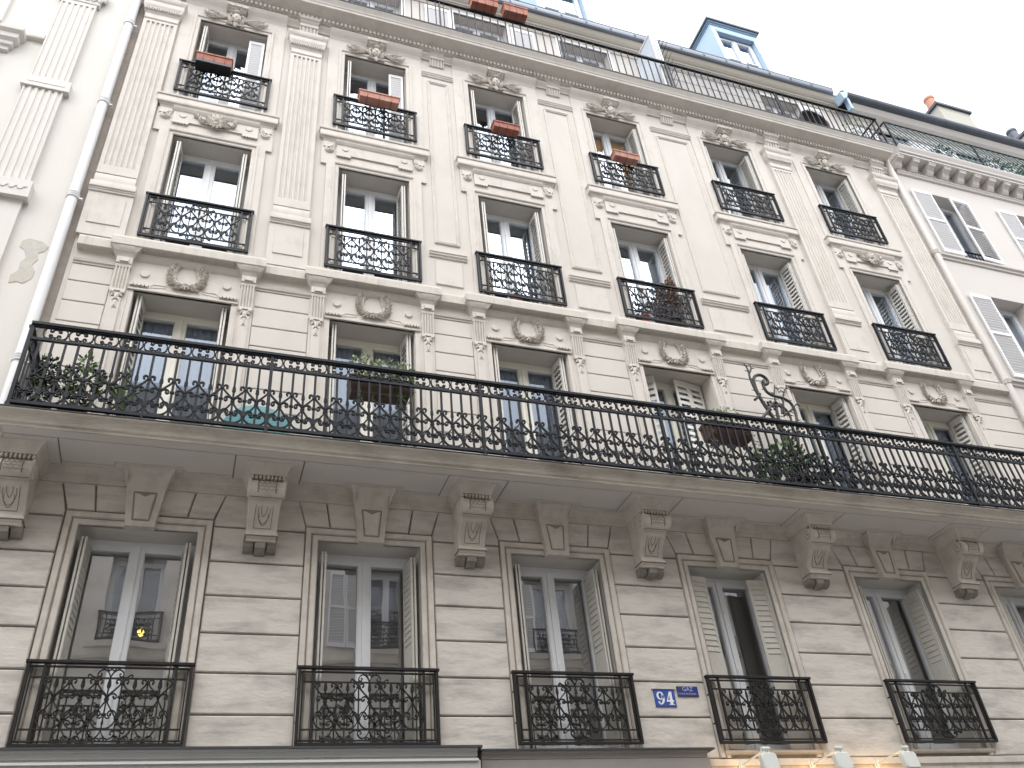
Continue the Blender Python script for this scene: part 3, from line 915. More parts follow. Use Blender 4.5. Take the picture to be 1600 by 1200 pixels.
# return panel on the left end
mb = MB()
for k in range(6):
    y = -.70 + k * .125
    mb.box(RX0 - .008, RX0 + .008, y - .008, y + .008, 6.57, 7.31)
    ys = [(a, b) for a, b in spline(UPH, 3)]
    for mx in (-1, 1):
        mb.tube([(RX0, y + mx * a * .5, b) for a, b in ys], .006, 4)
        mb.tube([(RX0, y + mx * a * .5, b) for a, b in spline(LOWH, 3)], .006, 4)
        q = spline([(-.105, .0), (-.103, .03), (-.085, .058), (-.055, .066), (-.03, .055), (-.020, .036), (-.030, .020), (-.046, .026)], 3)
        for mz in (-1, 1): mb.tube([(RX0, y + mx * a * .55, 7.40 + mz * b) for a, b in q], .006, 4)
mb.box(RX0 - .03, RX0 + .022, -.74, .0, 7.478, 7.50); mb.box(RX0 - .012, RX0 + .012, -.74, .0, 7.30, 7.322); mb.box(RX0 - .012, RX0 + .012, -.74, .0, 6.558, 6.582)
rp_ = obj('return_panel', mb, IRON, rail)
link('return_panel', rp_.data, rail, (RX1 - RX0, 0, 0))

# ------------------------------------------------------------------ upper wall F2..F4
mb = MB()
holes = []
for f in (F2, F3, F4):
    holes += [(c - f[2], c + f[2], f[0], f[1]) for c in C]
wall_holes(mb, XL + .07, XR, 6.5, 15.3, 0.0, holes, .37)
part('facade_wall', mb, WALL)
mb = MB(); mb.box(XL - .03, XL + .068, .015, .3, 6.5, 15.2)
part('unpainted_edge_strip', mb, BARE)

# second floor: banded wall between the surrounds
mb = MB()
edges = [(XL + .12, C[0] - .79)] + [(C[i] + .785, C[i + 1] - .785) for i in range(5)] + [(C[5] + .785, XR - .1)]
bz = [6.55, 6.95, 7.28, 7.58, 7.885, 8.187, 8.484, 8.784, 9.045]
for a, b in edges:
    mb = MB()
    for k in range(len(bz) - 1):
        mb.prism([(a, bz[k] + .006), (b, bz[k] + .006), (b, bz[k + 1] - .006), (a, bz[k + 1] - .006)], -.022, .0, .006)
    part('banded_wall', mb, WALL)
for a, b in edges:
    mb = MB()
    mb.mould(a, b, [(.0, 9.045), (.028, 9.05), (.03, 9.07), (.045, 9.08), (.05, 9.098), (.055, 9.112), (.0, 9.125)], 0.0, False)
    part('wall_moulding', mb, TRIM)

# second floor surrounds
def sur2():
    mb = MB()
    for sg in (-1, 1):
        a, b = sorted((sg * .535, sg * .78))
        mb.box(a, b, -.03, .01, 6.5, 8.72)
        a, b = sorted((sg * .585, sg * .60)); mb.box(a, b, -.04, .0, 6.5, 8.72)
        a, b = sorted((sg * .64, sg * .745)); mb.box(a, b, -.048, .0, 6.5, 8.60)      # thin strip pilaster
        a, b = sorted((sg * .535, sg * .79)); mb.box(a, b, -.028, .01, 8.72, 9.27)
    mb.box(-.535, .535, -.028, .01, 8.757, 9.27)
    mb.mould(-.60, .60, [(.028, 8.757), (.05, 8.762), (.052, 8.782), (.04, 8.79), (.036, 8.80)], .0, False)
    mb.mould(-.78, .78, [(.028, 9.2), (.05, 9.225), (.075, 9.262), (.085, 9.29)], .0, False)
    for sg in (-1, 1):
        x0, x1 = sorted((sg * .59, sg * .385))
        for k in range(5):
            xx = x0 + .003 + k * (x1 - x0) / 5
            mb.box(xx, xx + .030, -.062, -.02, 8.818, 8.838)
        mb.box(x0, x1, -.06, -.02, 8.838, 8.852)
        mb.disc(sg * .455, 9.02, .05, -.048, -.02)
        mb.bar([(sg * .375, 8.852), (sg * .345, 8.885), (sg * .2, 8.885)], -.028, .008, .014)
        mb.bar([(sg * .375, 8.83), (sg * .2, 8.853)], -.028, .006, .012)
    return mesh_of('window_surround', mb, TRIM)
s2 = sur2()
def console2():
    mb = MB()
    mb.mould(-.085, .085, [(.085, 9.045), (.088, 9.06), (.088, 9.085), (.10, 9.095), (.10, 9.18), (.085, 9.19), (.09, 9.205), (.12, 9.25), (.15, 9.29), (.155, 9.325)], .0, False)
    vs = [(.088, 9.19, .085), (.088, 9.21, .095), (.13, 9.26, .12), (.155, 9.325, .17)]
    for sg in (-1, 1):
        for (p0, a0, w0), (p1, a1, w1) in zip(vs, vs[1:]):
            mb.quad((sg * w0, -p0, a0), (sg * w0, 0, a0), (sg * w1, 0, a1), (sg * w1, -p1, a1))
            mb.quad((0, -p0, a0), (sg * w0, -p0, a0), (sg * w1, -p1, a1), (0, -p1, a1))
    mb.box(-.048, .048, -.118, -.09, 9.108, 9.168)
    # fluted shaft
    xs = []
    y1, y0 = -.085, -.062
    for zA, zB, ya, yb in ((8.72, 9.045, -.062, -.088),):
        pr = [(-.076, 0)]
        for j in range(4):
            cx = -.051 + j * .034
            pr += [(cx - .010, 0), (cx - .006, .016), (cx + .006, .016), (cx + .010, 0)]
        pr += [(.076, 0)]
        n = len(pr)
        vs = [(x, ya + d, zA) for x, d in pr] + [(x, yb + d, zB) for x, d in pr]
        mb.add(vs, [(i, i + 1, n + i + 1, n + i) for i in range(n - 1)])
        for sg in (-1, 1):
            mb.quad((sg * .076, ya, zA), (sg * .076, 0, zA), (sg * .076, 0, zB), (sg * .076, yb, zB))
        mb.quad((-.076, 0, zA), (.076, 0, zA), (.076, ya, zA), (-.076, ya, zA))
    mb.box(-.078, .078, -.066, .0, 8.69, 8.722)
    # leaf drop
    for sg in (-1, 1):
        mb.blob((sg * .055, -.055, 8.675), (.026, .02, .022), 7, 5)
        mb.leafr(sg * .01, 8.69, -PI / 2 + sg * .55, .09, .045, -.045, .02)
        mb.leafr(sg * .005, 8.62, -PI / 2 + sg * .4, .08, .035, -.045, .016)
    mb.leafr(0, 8.68, -PI / 2, .12, .05, -.05, .022)
    mb.leafr(0, 8.57, -PI / 2, .09, .04, -.045, .018)
    mb.blob((0, -.05, 8.48), (.018, .016, .02), 6, 4)
    mb.blob((-.014, -.048, 8.455), (.012, .012, .014), 6, 4); mb.blob((.014, -.048, 8.455), (.012, .012, .014), 6, 4)
    return mesh_of('console', mb, TRIM, 30)
c2 = console2()
def wreath():
    mb = MB()
    for sg in (-1, 1):
        st = spline([(0, -.125), (.06, -.12), (.112, -.06), (.13, .02), (.122, .09), (.10, .155)], 4)
        mb.tube([(sg * x, -.035, 9.045 + z) for x, z in st], .006, 5)
        for i in range(1, len(st), 2):
            x, z = st[i]
            a = math.atan2(st[i][1] - st[i - 1][1], st[i][0] - st[i - 1][0])
            for e, ln, yy in ((-.62, .10, -.04), (.62, .085, -.035), (-1.1, .06, -.045)):
                aa = a + e + random.uniform(-.12, .12)
                if sg < 0: aa = PI - aa
                mb.leafr(sg * x, 9.045 + z, aa, ln * random.uniform(.85, 1.15), .030, yy, .016)
        x, z = st[-1]
        for e in (-.5, 0, .5):
            aa = PI / 2 + (e - .2) * (1 if sg < 0 else -1)
            mb.leafr(sg * x, 9.045 + z - .02, aa, .075, .022, -.035, .012)
        for k in range(5):
            mb.blob((sg * (.135 - .01 * k + .03 * (k % 2)), -.04, 9.045 - .08 + .055 * k), (.010, .010, .010), 5, 4)
    for a in (-.45, .45, -1.0, 1.0, 0):
        mb.leafr(0, 8.93, -PI / 2 + a * 1.15, .08, .035, -.05, .02)
    mb.blob((0, -.05, 8.93), (.028, .022, .022), 8, 5)
    mb.v = [(x * 1.2, y * 1.35 + .006, 9.05 + (z - 9.045) * 1.12) for x, y, z in mb.v]
    return mesh_of('wreath', mb, CARVE)
wr = wreath()
for c in C:
    plink('window_surround', s2, (c, 0, 0))
    plink('wreath', wr, (c, 0, 0))
    for sg in (-1, 1): plink('console', c2, (c + sg * .693, 0, 0))

# string course under the third floor
mb = MB()
pa = [(.0, 9.285), (.06, 9.29), (.085, 9.30), (.09, 9.30), (.092, 9.42), (.085, 9.45), (.04, 9.49), (.0, 9.50)]
mb.mould(XL + .12, XR - .06, pa, 0.0, False)
pb = [(.0, 9.322), (.155, 9.322), (.165, 9.332), (.165, 9.44), (.155, 9.475), (.10, 9.515), (.0, 9.53)]
for c in C:
    mb.mould(c - .71, c + .71, pb, 0.0, True)
part('string_course', mb, COURSE)

# third floor surrounds
def sur3(shell):
    mb = MB()
    for sg in (-1, 1):
        a, b = sorted((sg * .59, sg * .69)); mb.box(a, b, -.03, .0, 9.52, 11.672)
        a, b = sorted((sg * .59, sg * .77)); mb.box(a, b, -.03, .0, 11.672, 11.735)
    mb.box(-.77, .77, -.03, .0, 11.735, 11.86)
    mb.box(-.77, .77, -.025, .0, 11.86, 12.16)
    mb.frame(.51, 9.5, 11.65, [(0, .02), (0, -.012), (.012, -.02), (.05, -.02), (.056, -.036), (.072, -.042), (.084, -.042), (.086, -.03)])
    # frieze tablet
    mb.box(-.56, .56, -.05, -.02, 11.905, 12.13)
    mb.mould(-.56, .56, [(.05, 12.075), (.052, 12.09), (.075, 12.12), (.10, 12.16), (.105, 12.185)], .0, True) if False else None
    for sg in (-1, 1):
        a, b = sorted((sg * .56, sg * .35))
        mb.box(a, b, -.05, -.02, 11.862, 11.905)
        for k in range(5):
            xx = a + .004 + k * (b - a) / 5
            mb.box(xx, xx + .030, -.062, -.02, 11.846, 11.862)
        mb.box(a, b, -.058, -.02, 11.862, 11.874)
        mb.disc(sg * .435, 12.03, .05, -.062, -.045)
        # scroll
        sp = []
        for k in range(26):
            an = k / 25 * 2.9 * PI
            r = .062 * (1 - k / 34)
            sp.append((sg * (.662 + r * math.cos(an + 2.2)), -.05, 11.99 + r * math.sin(an + 2.2)))
        mb.tube(sp, .012, 5)
        mb.disc(sg * .662, 11.985, .068, -.045, -.02)
        mb.leafr(sg * .60, 12.09, -.9 if sg > 0 else PI + .9, .09, .04, -.045, .02)
        a, b = sorted((sg * .585, sg * .745)); mb.box(a, b, -.055, -.0, 12.03, 12.15) if False else mb.box(a, b, -.04, -.0, 12.04, 12.15)
    mb.mould(-.57, .57, [(.05, 12.085), (.052, 12.098), (.066, 12.115), (.085, 12.15), (.09, 12.17)], .0, False)
    if shell:
        pass
    return mesh_of('window_surround', mb, TRIM)
s3 = sur3(False)
def palmette():
    mb = MB()
    for k in range(9):
        a = PI / 2 + (k - 4) * .36
        mb.leafr(0, 11.96, a, .20 - abs(k - 4) * .004, .06, -.08 - .01 * (k % 2), .025)
    for k in range(6):
        a = -PI / 2 + (k - 2.5) * .42
        mb.leafr(0, 11.97, a, .13, .06, -.09, .026)
    for sg in (-1, 1):
        for k in range(4):
            t = k / 3
            mb.leafr(sg * (.09 + .13 * t), 11.93 + .11 * t * t, (.6 if sg > 0 else PI - .6) + (k % 2 - .5) * 1.0, .10, .045, -.075, .02)
        q = spline([(sg * .02, -.07, 11.95), (sg * .15, -.07, 11.93), (sg * .24, -.07, 12.03), (sg * .25, -.07, 12.12)], 4)
        mb.tube(q, .008, 5)
    mb.blob((0, -.12, 12.03), (.03, .03, .055), 8, 6)
    mb.blob((0, -.10, 11.93), (.045, .035, .04), 8, 5)
    return mesh_of('palmette', mb, CARVE)
pal = palmette()
for i, c in enumerate(C):
    plink('window_surround', s3, (c, 0, 0))
    if i in (0, 5): plink('palmette', pal, (c, 0, 0))

# fourth floor sills
mb = MB()
mb.mould(-.72, .72, [(.02, 12.165), (.03, 12.17), (.04, 12.20), (.055, 12.215), (.06, 12.225), (.085, 12.235), (.09, 12.255), (.088, 12.345), (.082, 12.36), (.10, 12.37), (.104, 12.40), (.09, 12.42), (.0, 12.43)], 0.0, True)
sill4 = mesh_of('sill', mb, TRIM)
# fourth floor surrounds
mb = MB()
mb.frame(.50, 12.43, 14.50, [(0, .02), (0, -.012), (.012, -.02), (.05, -.02), (.056, -.036), (.07, -.042), (.088, -.042), (.09, -.018)])
for sg in (-1, 1):
    a, b = sorted((sg * .59, sg * .765)); mb.box(a, b, -.018, .0, 12.43, 14.80)
mb.box(-.59, .59, -.018, .0, 14.592, 14.80)
mb.mould(-.765, .765, [(.018, 14.80), (.022, 14.83), (.05, 14.88), (.10, 14.94), (.125, 14.98), (.13, 15.0)], 0.0, False)
s4 = mesh_of('window_surround', mb, TRIM)
def mask():
    mb = MB()
    mb.mould(-.13, .13, [(.07, 14.79), (.09, 14.8), (.13, 14.83), (.15, 14.86), (.155, 14.90)], 0.0, False)
    mb.mould(-.16, .16, [(.12, 14.84), (.165, 14.86), (.17, 14.915)], 0.0, False)
    # cartouche with grotesque face
    mb.blob((0, -.075, 14.66), (.075, .05, .11), 10, 8)
    mb.blob((0, -.118, 14.645), (.016, .022, .03), 6, 5)
    for sg in (-1, 1):
        mb.blob((sg * .03, -.105, 14.685), (.02, .018, .014), 6, 4)
        mb.blob((sg * .035, -.1, 14.615), (.026, .02, .022), 6, 4)
        mb.blob((sg * .085, -.06, 14.74), (.035, .035, .03), 7, 5)
        mb.leafr(sg * .05, 14.56, (.9 if sg > 0 else PI - .9), .18, .06, -.05, .03)
        mb.leafr(sg * .07, 14.60, (1.25 if sg > 0 else PI - 1.25), .19, .05, -.045, .03)
        mb.leafr(sg * .03, 14.55, -.35 if sg > 0 else PI + .35, .14, .05, -.045, .025)
        # palm fronds sweeping outwards
        for k in range(6):
            t = k / 5
            mb.leafr(sg * (.09 + .05 * t), 14.62 + .02 * t, (.50 - .19 * k) if sg > 0 else PI - (.50 - .19 * k), .40 - .035 * abs(k - 2), .034, -.05 - .016 * (k % 2), .02)
        for k in range(5):
            mb.leafr(sg * (.2 + .055 * k), 14.60 + .012 * k, (.85) if sg > 0 else PI - .85, .10, .035, -.06, .018)
    mb.leafr(0, 14.58, -PI / 2, .15, .07, -.055, .035)
    for a in (-.6, .6): mb.leafr(0, 14.57, -PI / 2 + a, .11, .05, -.05, .025)
    mb.blob((0, -.1, 14.78), (.05, .04, .03), 8, 5)
    return mesh_of('carved_mask', mb, CARVE)
mk = mask()
for c in C:
    plink('sill', sill4, (c, 0, 0))
    plink('window_surround', s4, (c, 0, 0))
    plink('carved_mask', mk, (c, 0, 0))

# pilasters
def bracket(mb, cx, hw=.135, z0=14.74, z1=15.08, y0=.05):
    pr = [(-hw, 0)]
    n = 5
    for j in range(n):
        x = -hw + (j + .5) * 2 * hw / n
        pr += [(x - .012, 0), (x - .006, .018), (x + .006, .018), (x + .012, 0)]
    pr += [(hw, 0)]
    m = len(pr)
    zm, yA, yB = z0 + .14, -y0, -y0 - .04
    vs = [(cx + x, yA + d, z0) for x, d in pr] + [(cx + x, yB + d, zm) for x, d in pr]
    mb.add(vs, [(i, i + 1, m + i + 1, m + i) for i in range(m - 1)])
    for sg in (-1, 1): mb.quad((cx + sg * hw, yA, z0), (cx + sg * hw, 0, z0), (cx + sg * hw, 0, zm), (cx + sg * hw, yB, zm))
    mb.quad((cx - hw, 0, z0), (cx + hw, 0, z0), (cx + hw, yA, z0), (cx - hw, yA, z0))
    mb.mould(cx - hw, cx + hw, [(y0 + .04, zm), (y0 + .055, zm + .005), (y0 + .055, zm + .03), (y0 + .045, zm + .035), (y0 + .045, zm + .09), (y0 + .06, zm + .10), (y0 + .09, zm + .15), (y0 + .1, z1)], 0.0, False)
    mb.mould(cx - hw - .02, cx + hw + .02, [(y0 + .075, zm + .13), (y0 + .11, zm + .15), (y0 + .112, zm + .19)], 0.0, False)
def pilaster(hw=.235):
    mb = MB()
    y = -.062
    n = 6
    pr = [(-hw, 0)]
    for j in range(n):
        x = -hw + .038 + (j + .5) * (2 * hw - .076) / n
        pr += [(x - .022, 0), (x - .017, .014), (x - .006, .022), (x + .006, .022), (x + .017, .014), (x + .022, 0)]
    pr += [(hw, 0)]
    m = len(pr)
    zA, zB = 10.74, 14.06
    vs = [(x, y + d, zA) for x, d in pr] + [(x, y + d, zB) for x, d in pr]
    mb.add(vs, [(i, i + 1, m + i + 1, m + i) for i in range(m - 1)])
    for sg in (-1, 1): mb.quad((sg * hw, y, 10.6), (sg * hw, 0, 10.6), (sg * hw, 0, 14.12), (sg * hw, y, 14.12))
    for a, b in ((10.6, zA), (zB, 14.12)):
        mb.quad((-hw, y, a), (hw, y, a), (hw, y, b), (-hw, y, b))
        mb.quad((-hw, y, b if b < 11 else a), (hw, y, b if b < 11 else a), (hw, y + .024, b if b < 11 else a), (-hw, y + .024, b if b < 11 else a))
    # base
    mb.mould(-hw, hw, [(.062, 10.6), (.078, 10.602), (.078, 10.57), (.066, 10.562)][::-1], 0.0, False)
    mb.mould(-hw - .0, hw + .0, [(.075, 10.40), (.08, 10.44), (.082, 10.52), (.068, 10.562)], 0.0, False)
    mb.mould(-hw - .025, hw + .025, [(.06, 10.235), (.075, 10.24), (.078, 10.262), (.088, 10.27), (.09, 10.285), (.105, 10.295), (.108, 10.315), (.095, 10.40), (.07, 10.405)], 0.0, False)
    # pedestal
    mb.box(-hw - .02, hw + .02, -.058, 0, 9.5, 10.235)
    mb.prism([(-hw + .05, 9.69), (hw - .05, 9.69), (hw - .05, 10.13), (-hw + .05, 10.13)], -.070, -.05, .006)
    # capital
    mb.mould(-hw, hw, [(.062, 14.12), (.07, 14.122), (.078, 14.14), (.07, 14.15), (.066, 14.16), (.066, 14.26), (.075, 14.27), (.085, 14.30), (.10, 14.335), (.115, 14.345), (.118, 14.37),
                       (.128, 14.385), (.132, 14.42), (.132, 14.50), (.145, 14.515), (.16, 14.56), (.165, 14.60), (.03, 14.62)], 0.0, False)
    for sg in (-1, 1):
        lv = [(0, .07, 14.15), (.004, .066, 14.26), (.02, .085, 14.30), (.035, .115, 14.345), (.05, .13, 14.42), (.05, .132, 14.50), (.075, .16, 14.56), (.08, .165, 14.60)]
        for (d0, p0, a0), (d1, p1, a1) in zip(lv, lv[1:]):
            mb.quad((sg * (hw + d0), -p0, a0), (sg * (hw + d0), 0, a0), (sg * (hw + d1), 0, a1), (sg * (hw + d1), -p1, a1))
            mb.quad((sg * (hw - .01), -p0, a0), (sg * (hw + d0), -p0, a0), (sg * (hw + d1), -p1, a1), (sg * (hw - .01), -p1, a1))
        mb.quad((sg * (hw + .08), -.165, 14.60), (sg * (hw - .01), -.165, 14.60), (sg * (hw - .01), 0, 14.60), (sg * (hw + .08), 0, 14.60))
    for k in range(15):
        x = -hw - .01 + k * (2 * hw + .02) / 14
        mb.blob((x, -.105, 14.325), (.013, .018, .026), 6, 4)
    mb.box(-hw + .03, hw - .03, -.09, 0, 14.62, 14.74)
    bracket(mb, 0, .145, 14.72, 15.09, .06)
    return mesh_of('pilaster', mb, TRIM, 28)
pl = pilaster()
for x in (-1.70, .435, 9.262, 11.79): plink('pilaster', pl, (x, 0, 0))
# recessed panels
for a, b in ((2.31, 2.845), (4.385, 5.035), (6.575, 7.405)):
    cx, w = (a + b) / 2, (b - a) / 2
    mb = MB()
    i_ = w - .085
    mb.rect_line(cx - i_, cx + i_, 10.455, 14.31, [(-.0, 0), (.0, -.018), (.012, -.024), (.024, -.012), (.03, -.0125), (.042, -.018), (.05, .0)])
    mb.prism([(cx - i_ - .01, 9.67), (cx + i_ + .01, 9.67), (cx + i_ + .01, 10.12), (cx - i_ - .01, 10.12)], -.02, .0, .008)
    mb.mould(a, b, [(.0, 10.175), (.02, 10.18), (.024, 10.20), (.04, 10.215), (.045, 10.245), (.055, 10.25), (.055, 10.27), (.0, 10.285)], 0.0, False)
    mb.mould(a, b, [(.0, 14.43), (.02, 14.435), (.024, 14.455), (.035, 14.465), (.045, 14.49), (.055, 14.50), (.055, 14.515), (.0, 14.53)], 0.0, False)
    bracket(mb, cx, .125, 14.76, 15.1, .03)
    part('wall_panel', mb, TRIM)

# top cornice
mb = MB()
mb.mould(XL, XR - .08, [(.0, 14.90), (.03, 14.905), (.035, 14.93), (.06, 14.96), (.085, 14.985), (.09, 15.03)], .05, False)
pc = [(.09, 15.03), (.09, 15.045), (.125, 15.05), (.125, 15.11), (.135, 15.115), (.14, 15.13), (.20, 15.155), (.27, 15.175), (.34, 15.19), (.345, 15.20), (.35, 15.235), (.362, 15.245), (.37, 15.27), (.39, 15.30), (.415, 15.335), (.42, 15.35)]
vs, fs = [], []
for d, z in pc:
    vs += [(XL, -d, z), (XR - .42 + d, -d, z), (XR - .42 + d, .3, z)]
for k in range(len(pc) - 1):
    for i in range(2):
        a = k * 3 + i
        fs.append((a, a + 1, a + 4, a + 3))
mb.add(vs, fs)
k = 0
x = XL + .02
while x < XR - .36:
    mb.box(x, x + .034, -.172, -.12, 15.045, 15.115)
    x += .068
part('cornice', mb, TRIM)
mb = MB(); mb.box(XL, XR + .004, -.428, .4, 15.3505, 15.368)
part('cornice_flashing', mb, EDGE)

# windows
W1m = window_meshes('f1', F1[2], F1[0], F1[1] - .0, WHITE, glass=GLASS)
W2m = window_meshes('f2', F2[2], F2[0], F2[1], CREAM, glass=GLASS2)
W3m = window_meshes('f3', F3[2], F3[0], F3[1], WHITE, glass=GLASSU)
W4m = window_meshes('f4', F4[2], F4[0], F4[1], GREYF, glass=GLASS4)
voL = curtain_mesh(-.47, -.03, F2[0] + .05, F2[1] - .02, .44, VOILE, 9, .014)
voR = curtain_mesh(.03, .47, F2[0] + .05, F2[1] - .02, .44, VOILE, 9, .014)
v3 = curtain_mesh(.18, .48, F3[0] + .05, F3[1] - .15, .5, VOILE, 6, .02)
v3L = curtain_mesh(-.48, -.3, F3[0] + .05, F3[1] - .15, .5, VOILE, 4, .02)
d1 = curtain_mesh(-.05, .5, F1[0] + .05, F1[1] - .1, .52, DCURT, 6, .03)
ob = curtain_mesh(-.46, .46, F4[0] + .3, F4[1] - .02, .395, ORNG, 3, .004)
for i, c in enumerate(C):
    place_window(B, OF, c, W1m, [d1] if i == 3 else None)
    place_window(B, OF, c, W2m, [voL, voR])
    place_window(B, OF, c, W3m, [v3, v3L] if i in (3, 4) else ([v3] if i == 5 else None))
    place_window(B, OF, c, W4m, [ob] if i == 3 else None, 'window with an orange blind drawn inside' if i == 3 else None)

# shutters folded into the reveals
L1 = leaf_mesh(.235, 1.93, SHUT1, lo=1.02, hi=1.86, closed=True, n=13)
L1f = L1.copy()
for v in L1f.vertices: v.co.y = -v.co.y
L1f.flip_normals()
L2 = leaf_mesh(.235, 2.16, SHUT, lo=.1, hi=2.05, n=19)
L2f = leaf_mesh(.235, 2.16, SHUT, lo=.1, hi=2.05, n=24, flip=True)
L3 = leaf_mesh(.235, 1.96, SHUT, lo=.08, hi=1.88, n=18)
L3f = leaf_mesh(.235, 1.96, SHUT, lo=.08, hi=1.88, n=23, flip=True)
L4 = leaf_mesh(.235, 1.93, SHUT, lo=.08, hi=1.86, n=18)
L4f = leaf_mesh(.235, 1.93, SHUT, lo=.08, hi=1.86, n=23, flip=True)
L4w = leaf_mesh(.235, 1.93, SHUTW, lo=.08, hi=1.86, n=30, flip=True)
def shutter(cx, leafs, hw, z0, side, a1=88, a2=None, y=.03, gap=.05):
    """a pair of hinged leaves; a1 angle of the first from the facade plane, in degrees"""
    leafm = leafs[1 if side > 0 else 0]
    x = cx + side * (hw - gap)
    rz = math.radians(a1) if side < 0 else math.radians(180 - a1)
    o = plink('shutter', leafm, (x, y, z0 + .02), rz)
    if a2 is None:
        link('shutter_leaf', leafm, o, (0.004, (-.032 if side < 0 else .032), 0.0))
        link('shutter_leaf', leafm, o, (-.002, (-.060 if side < 0 else .060), 0.0)) if False else None
    else:
        link('shutter_leaf', leafm, o, (.235, 0, 0), math.radians(a2))
    return o
for i, c in enumerate(C):
    if i == 3:
        # first floor, column 4: leaves swung square to the jambs and facing the street
        plink('shutter', L1, (c - .515, .07, F1[0] + .03), math.radians(6))
        plink('shutter', L1, (c + .29, .10, F1[0] + .03), math.radians(-4))
    else:
        shutter(c, (L1, L1f), F1[2], F1[0], -1, 84 + random.uniform(-3, 3))
        shutter(c, (L1, L1f), F1[2], F1[0], 1, 84 + random.uniform(-4, 3))
    if i != 3:
        shutter(c, (L2, L2f), F2[2], F2[0] + .04, -1, 84 + random.uniform(-4, 4))
        shutter(c, (L2, L2f), F2[2], F2[0] + .04, 1, 86 + random.uniform(-4, 2))
    shutter(c, (L3, L3f), F3[2], F3[0], -1, 85 + random.uniform(-4, 3), gap=.07 if i < 3 else .03)
    shutter(c, (L3, L3f), F3[2], F3[0], 1, 86 + random.uniform(-3, 3), gap=.06 if i < 3 else .03)
    shutter(c, (L4, L4f), F4[2], F4[0], -1, 84 + random.uniform(-4, 3), gap=.07 if i < 3 else .03)
    if i in (0, 1):
        plink('shutter', L4w, (c + .24, .10, F4[0] + .0), math.radians(-2))
        o = plink('shutter', L4, (c + .465, .11, F4[0] + .0), math.radians(92))
    else:
        shutter(c, (L4, L4f), F4[2], F4[0], 1, 86 + random.uniform(-4, 3), gap=.06 if i < 3 else .03)
# second floor, column 4: half closed
c = C[3]
o = plink('shutter', L2, (c - .49, .26, F2[0] + .06), math.radians(-33)); o['label'] = 'shutter standing half open'
o = plink('shutter', L2, (c + .03, .16, F2[0] + .06), math.radians(8)); o['label'] = 'shutter panels half closed across the window'
link('shutter_leaf', L2, o, (.237, .0, 0), math.radians(3))
mb = MB(); mb.box(0, .22, -.01, .01, 0, 2.1)

# guards
G1 = guard_mesh(IRON2)
G3 = guard_mesh(IRON, .640, 9.622, 10.372, .1975)
G4 = guard_mesh(IRON, .640, 12.566, 13.278, .1975)
for c in C:
    plink('guard_rail', G1, (c, 0, 0)); plink('guard_rail', G3, (c, 0, 0)); plink('guard_rail', G4, (c, 0, 0))

# ------------------------------------------------------------------ fifth floor, set back
Y5 = .32
F5 = (15.42, 17.30, .53)
mb = MB()
wall_holes(mb, XL, XR, 15.3, 17.75, Y5, [(c - F5[2], c + F5[2], F5[0], F5[1]) for c in C], .25)
mb.quad((XR, Y5, 15.3), (XR, 1.8, 15.3), (XR, 1.8, 17.75), (XR, Y5, 17.75))
o = part('attic_wall', mb, CREAMR)
mb = MB()
mb.frame(F5[2], 15.42, 17.30, [(0, Y5 + .02), (0, Y5 - .02), (.07, Y5 - .02), (.075, Y5)])
s5 = mesh_of('window_surround', mb, SHUTW)
W5m = window_meshes('f5', F5[2], F5[0], F5[1], WHITE, y=Y5 + .2, glass=GLASSU)
L5 = leaf_mesh(.48, 1.8, SHUTW, lo=.1, hi=1.7, n=28, mid=.9, flip=True)
for i, c in enumerate(C):
    plink('window_surround', s5, (c, 0, 0))
    place_window(B, OF, c, W5m)
    if i in (0, 2, 5):
        plink('shutter', L5, (c + .62, Y5 - .04, 15.46), 0)
        plink('shutter', L5, (c - 1.1, Y5 - .04, 15.46), 0)
mb = MB()
pr = [(-Y5 + .0, 17.36), (-Y5 + .02, 17.365), (-Y5 + .025, 17.42), (-Y5 + .04, 17.45), (-Y5 + .045, 17.48), (-.21, 17.49), (-.20, 17.52), (-.17, 17.53), (-.13, 17.56), (-.09, 17.61), (-.07, 17.62)]
mb.mould(XL, XR - .15, pr, Y5 + .05, False)
part('eaves_cornice', mb, mat('eaves_paint', (0.56, 0.52, 0.45), 0.85, var=.05, vscale=3))
mb = MB()
gp = [(-.07, 17.625), (-.035, 17.635), (-.01, 17.665), (.0, 17.715), (.0, 17.785), (.01, 17.80), (-.004, 17.802)]
mb.mould(XL, XR - .35, gp, Y5 + .1, False)
x = XL + .2
while x < XR - .4:
    mb.prismx([(-.005, 17.81), (-.015, 17.71), (.02, 17.65), (.07, 17.625), (.07, 17.635), (.025, 17.66), (-.008, 17.715)], x, x + .022)
    x += .545
part('gutter', mb, ZINC)
mb = MB()
mb.add([(XL, .12, 17.72), (XR, .12, 17.72), (XR, 1.75, 20.45), (XL, 1.75, 20.45), (XL, 6, 21.4), (XR, 6, 21.4)], [(0, 1, 2, 3), (3, 2, 5, 4)])
mb.quad((XR, .1, 17.8), (XR, 6, 17.8), (XR, 6, 21.4), (XR, 1.75, 20.45))
part('mansard_roof', mb, ZINC)
mb = MB(); mb.box(XL + .02, XR - .01, .5, 6, GZ, 6.4); mb.box(XL + .02, XR - .01, 2.75, 6, 6.4, 17.7)
part('building_mass', mb, CREAMR)

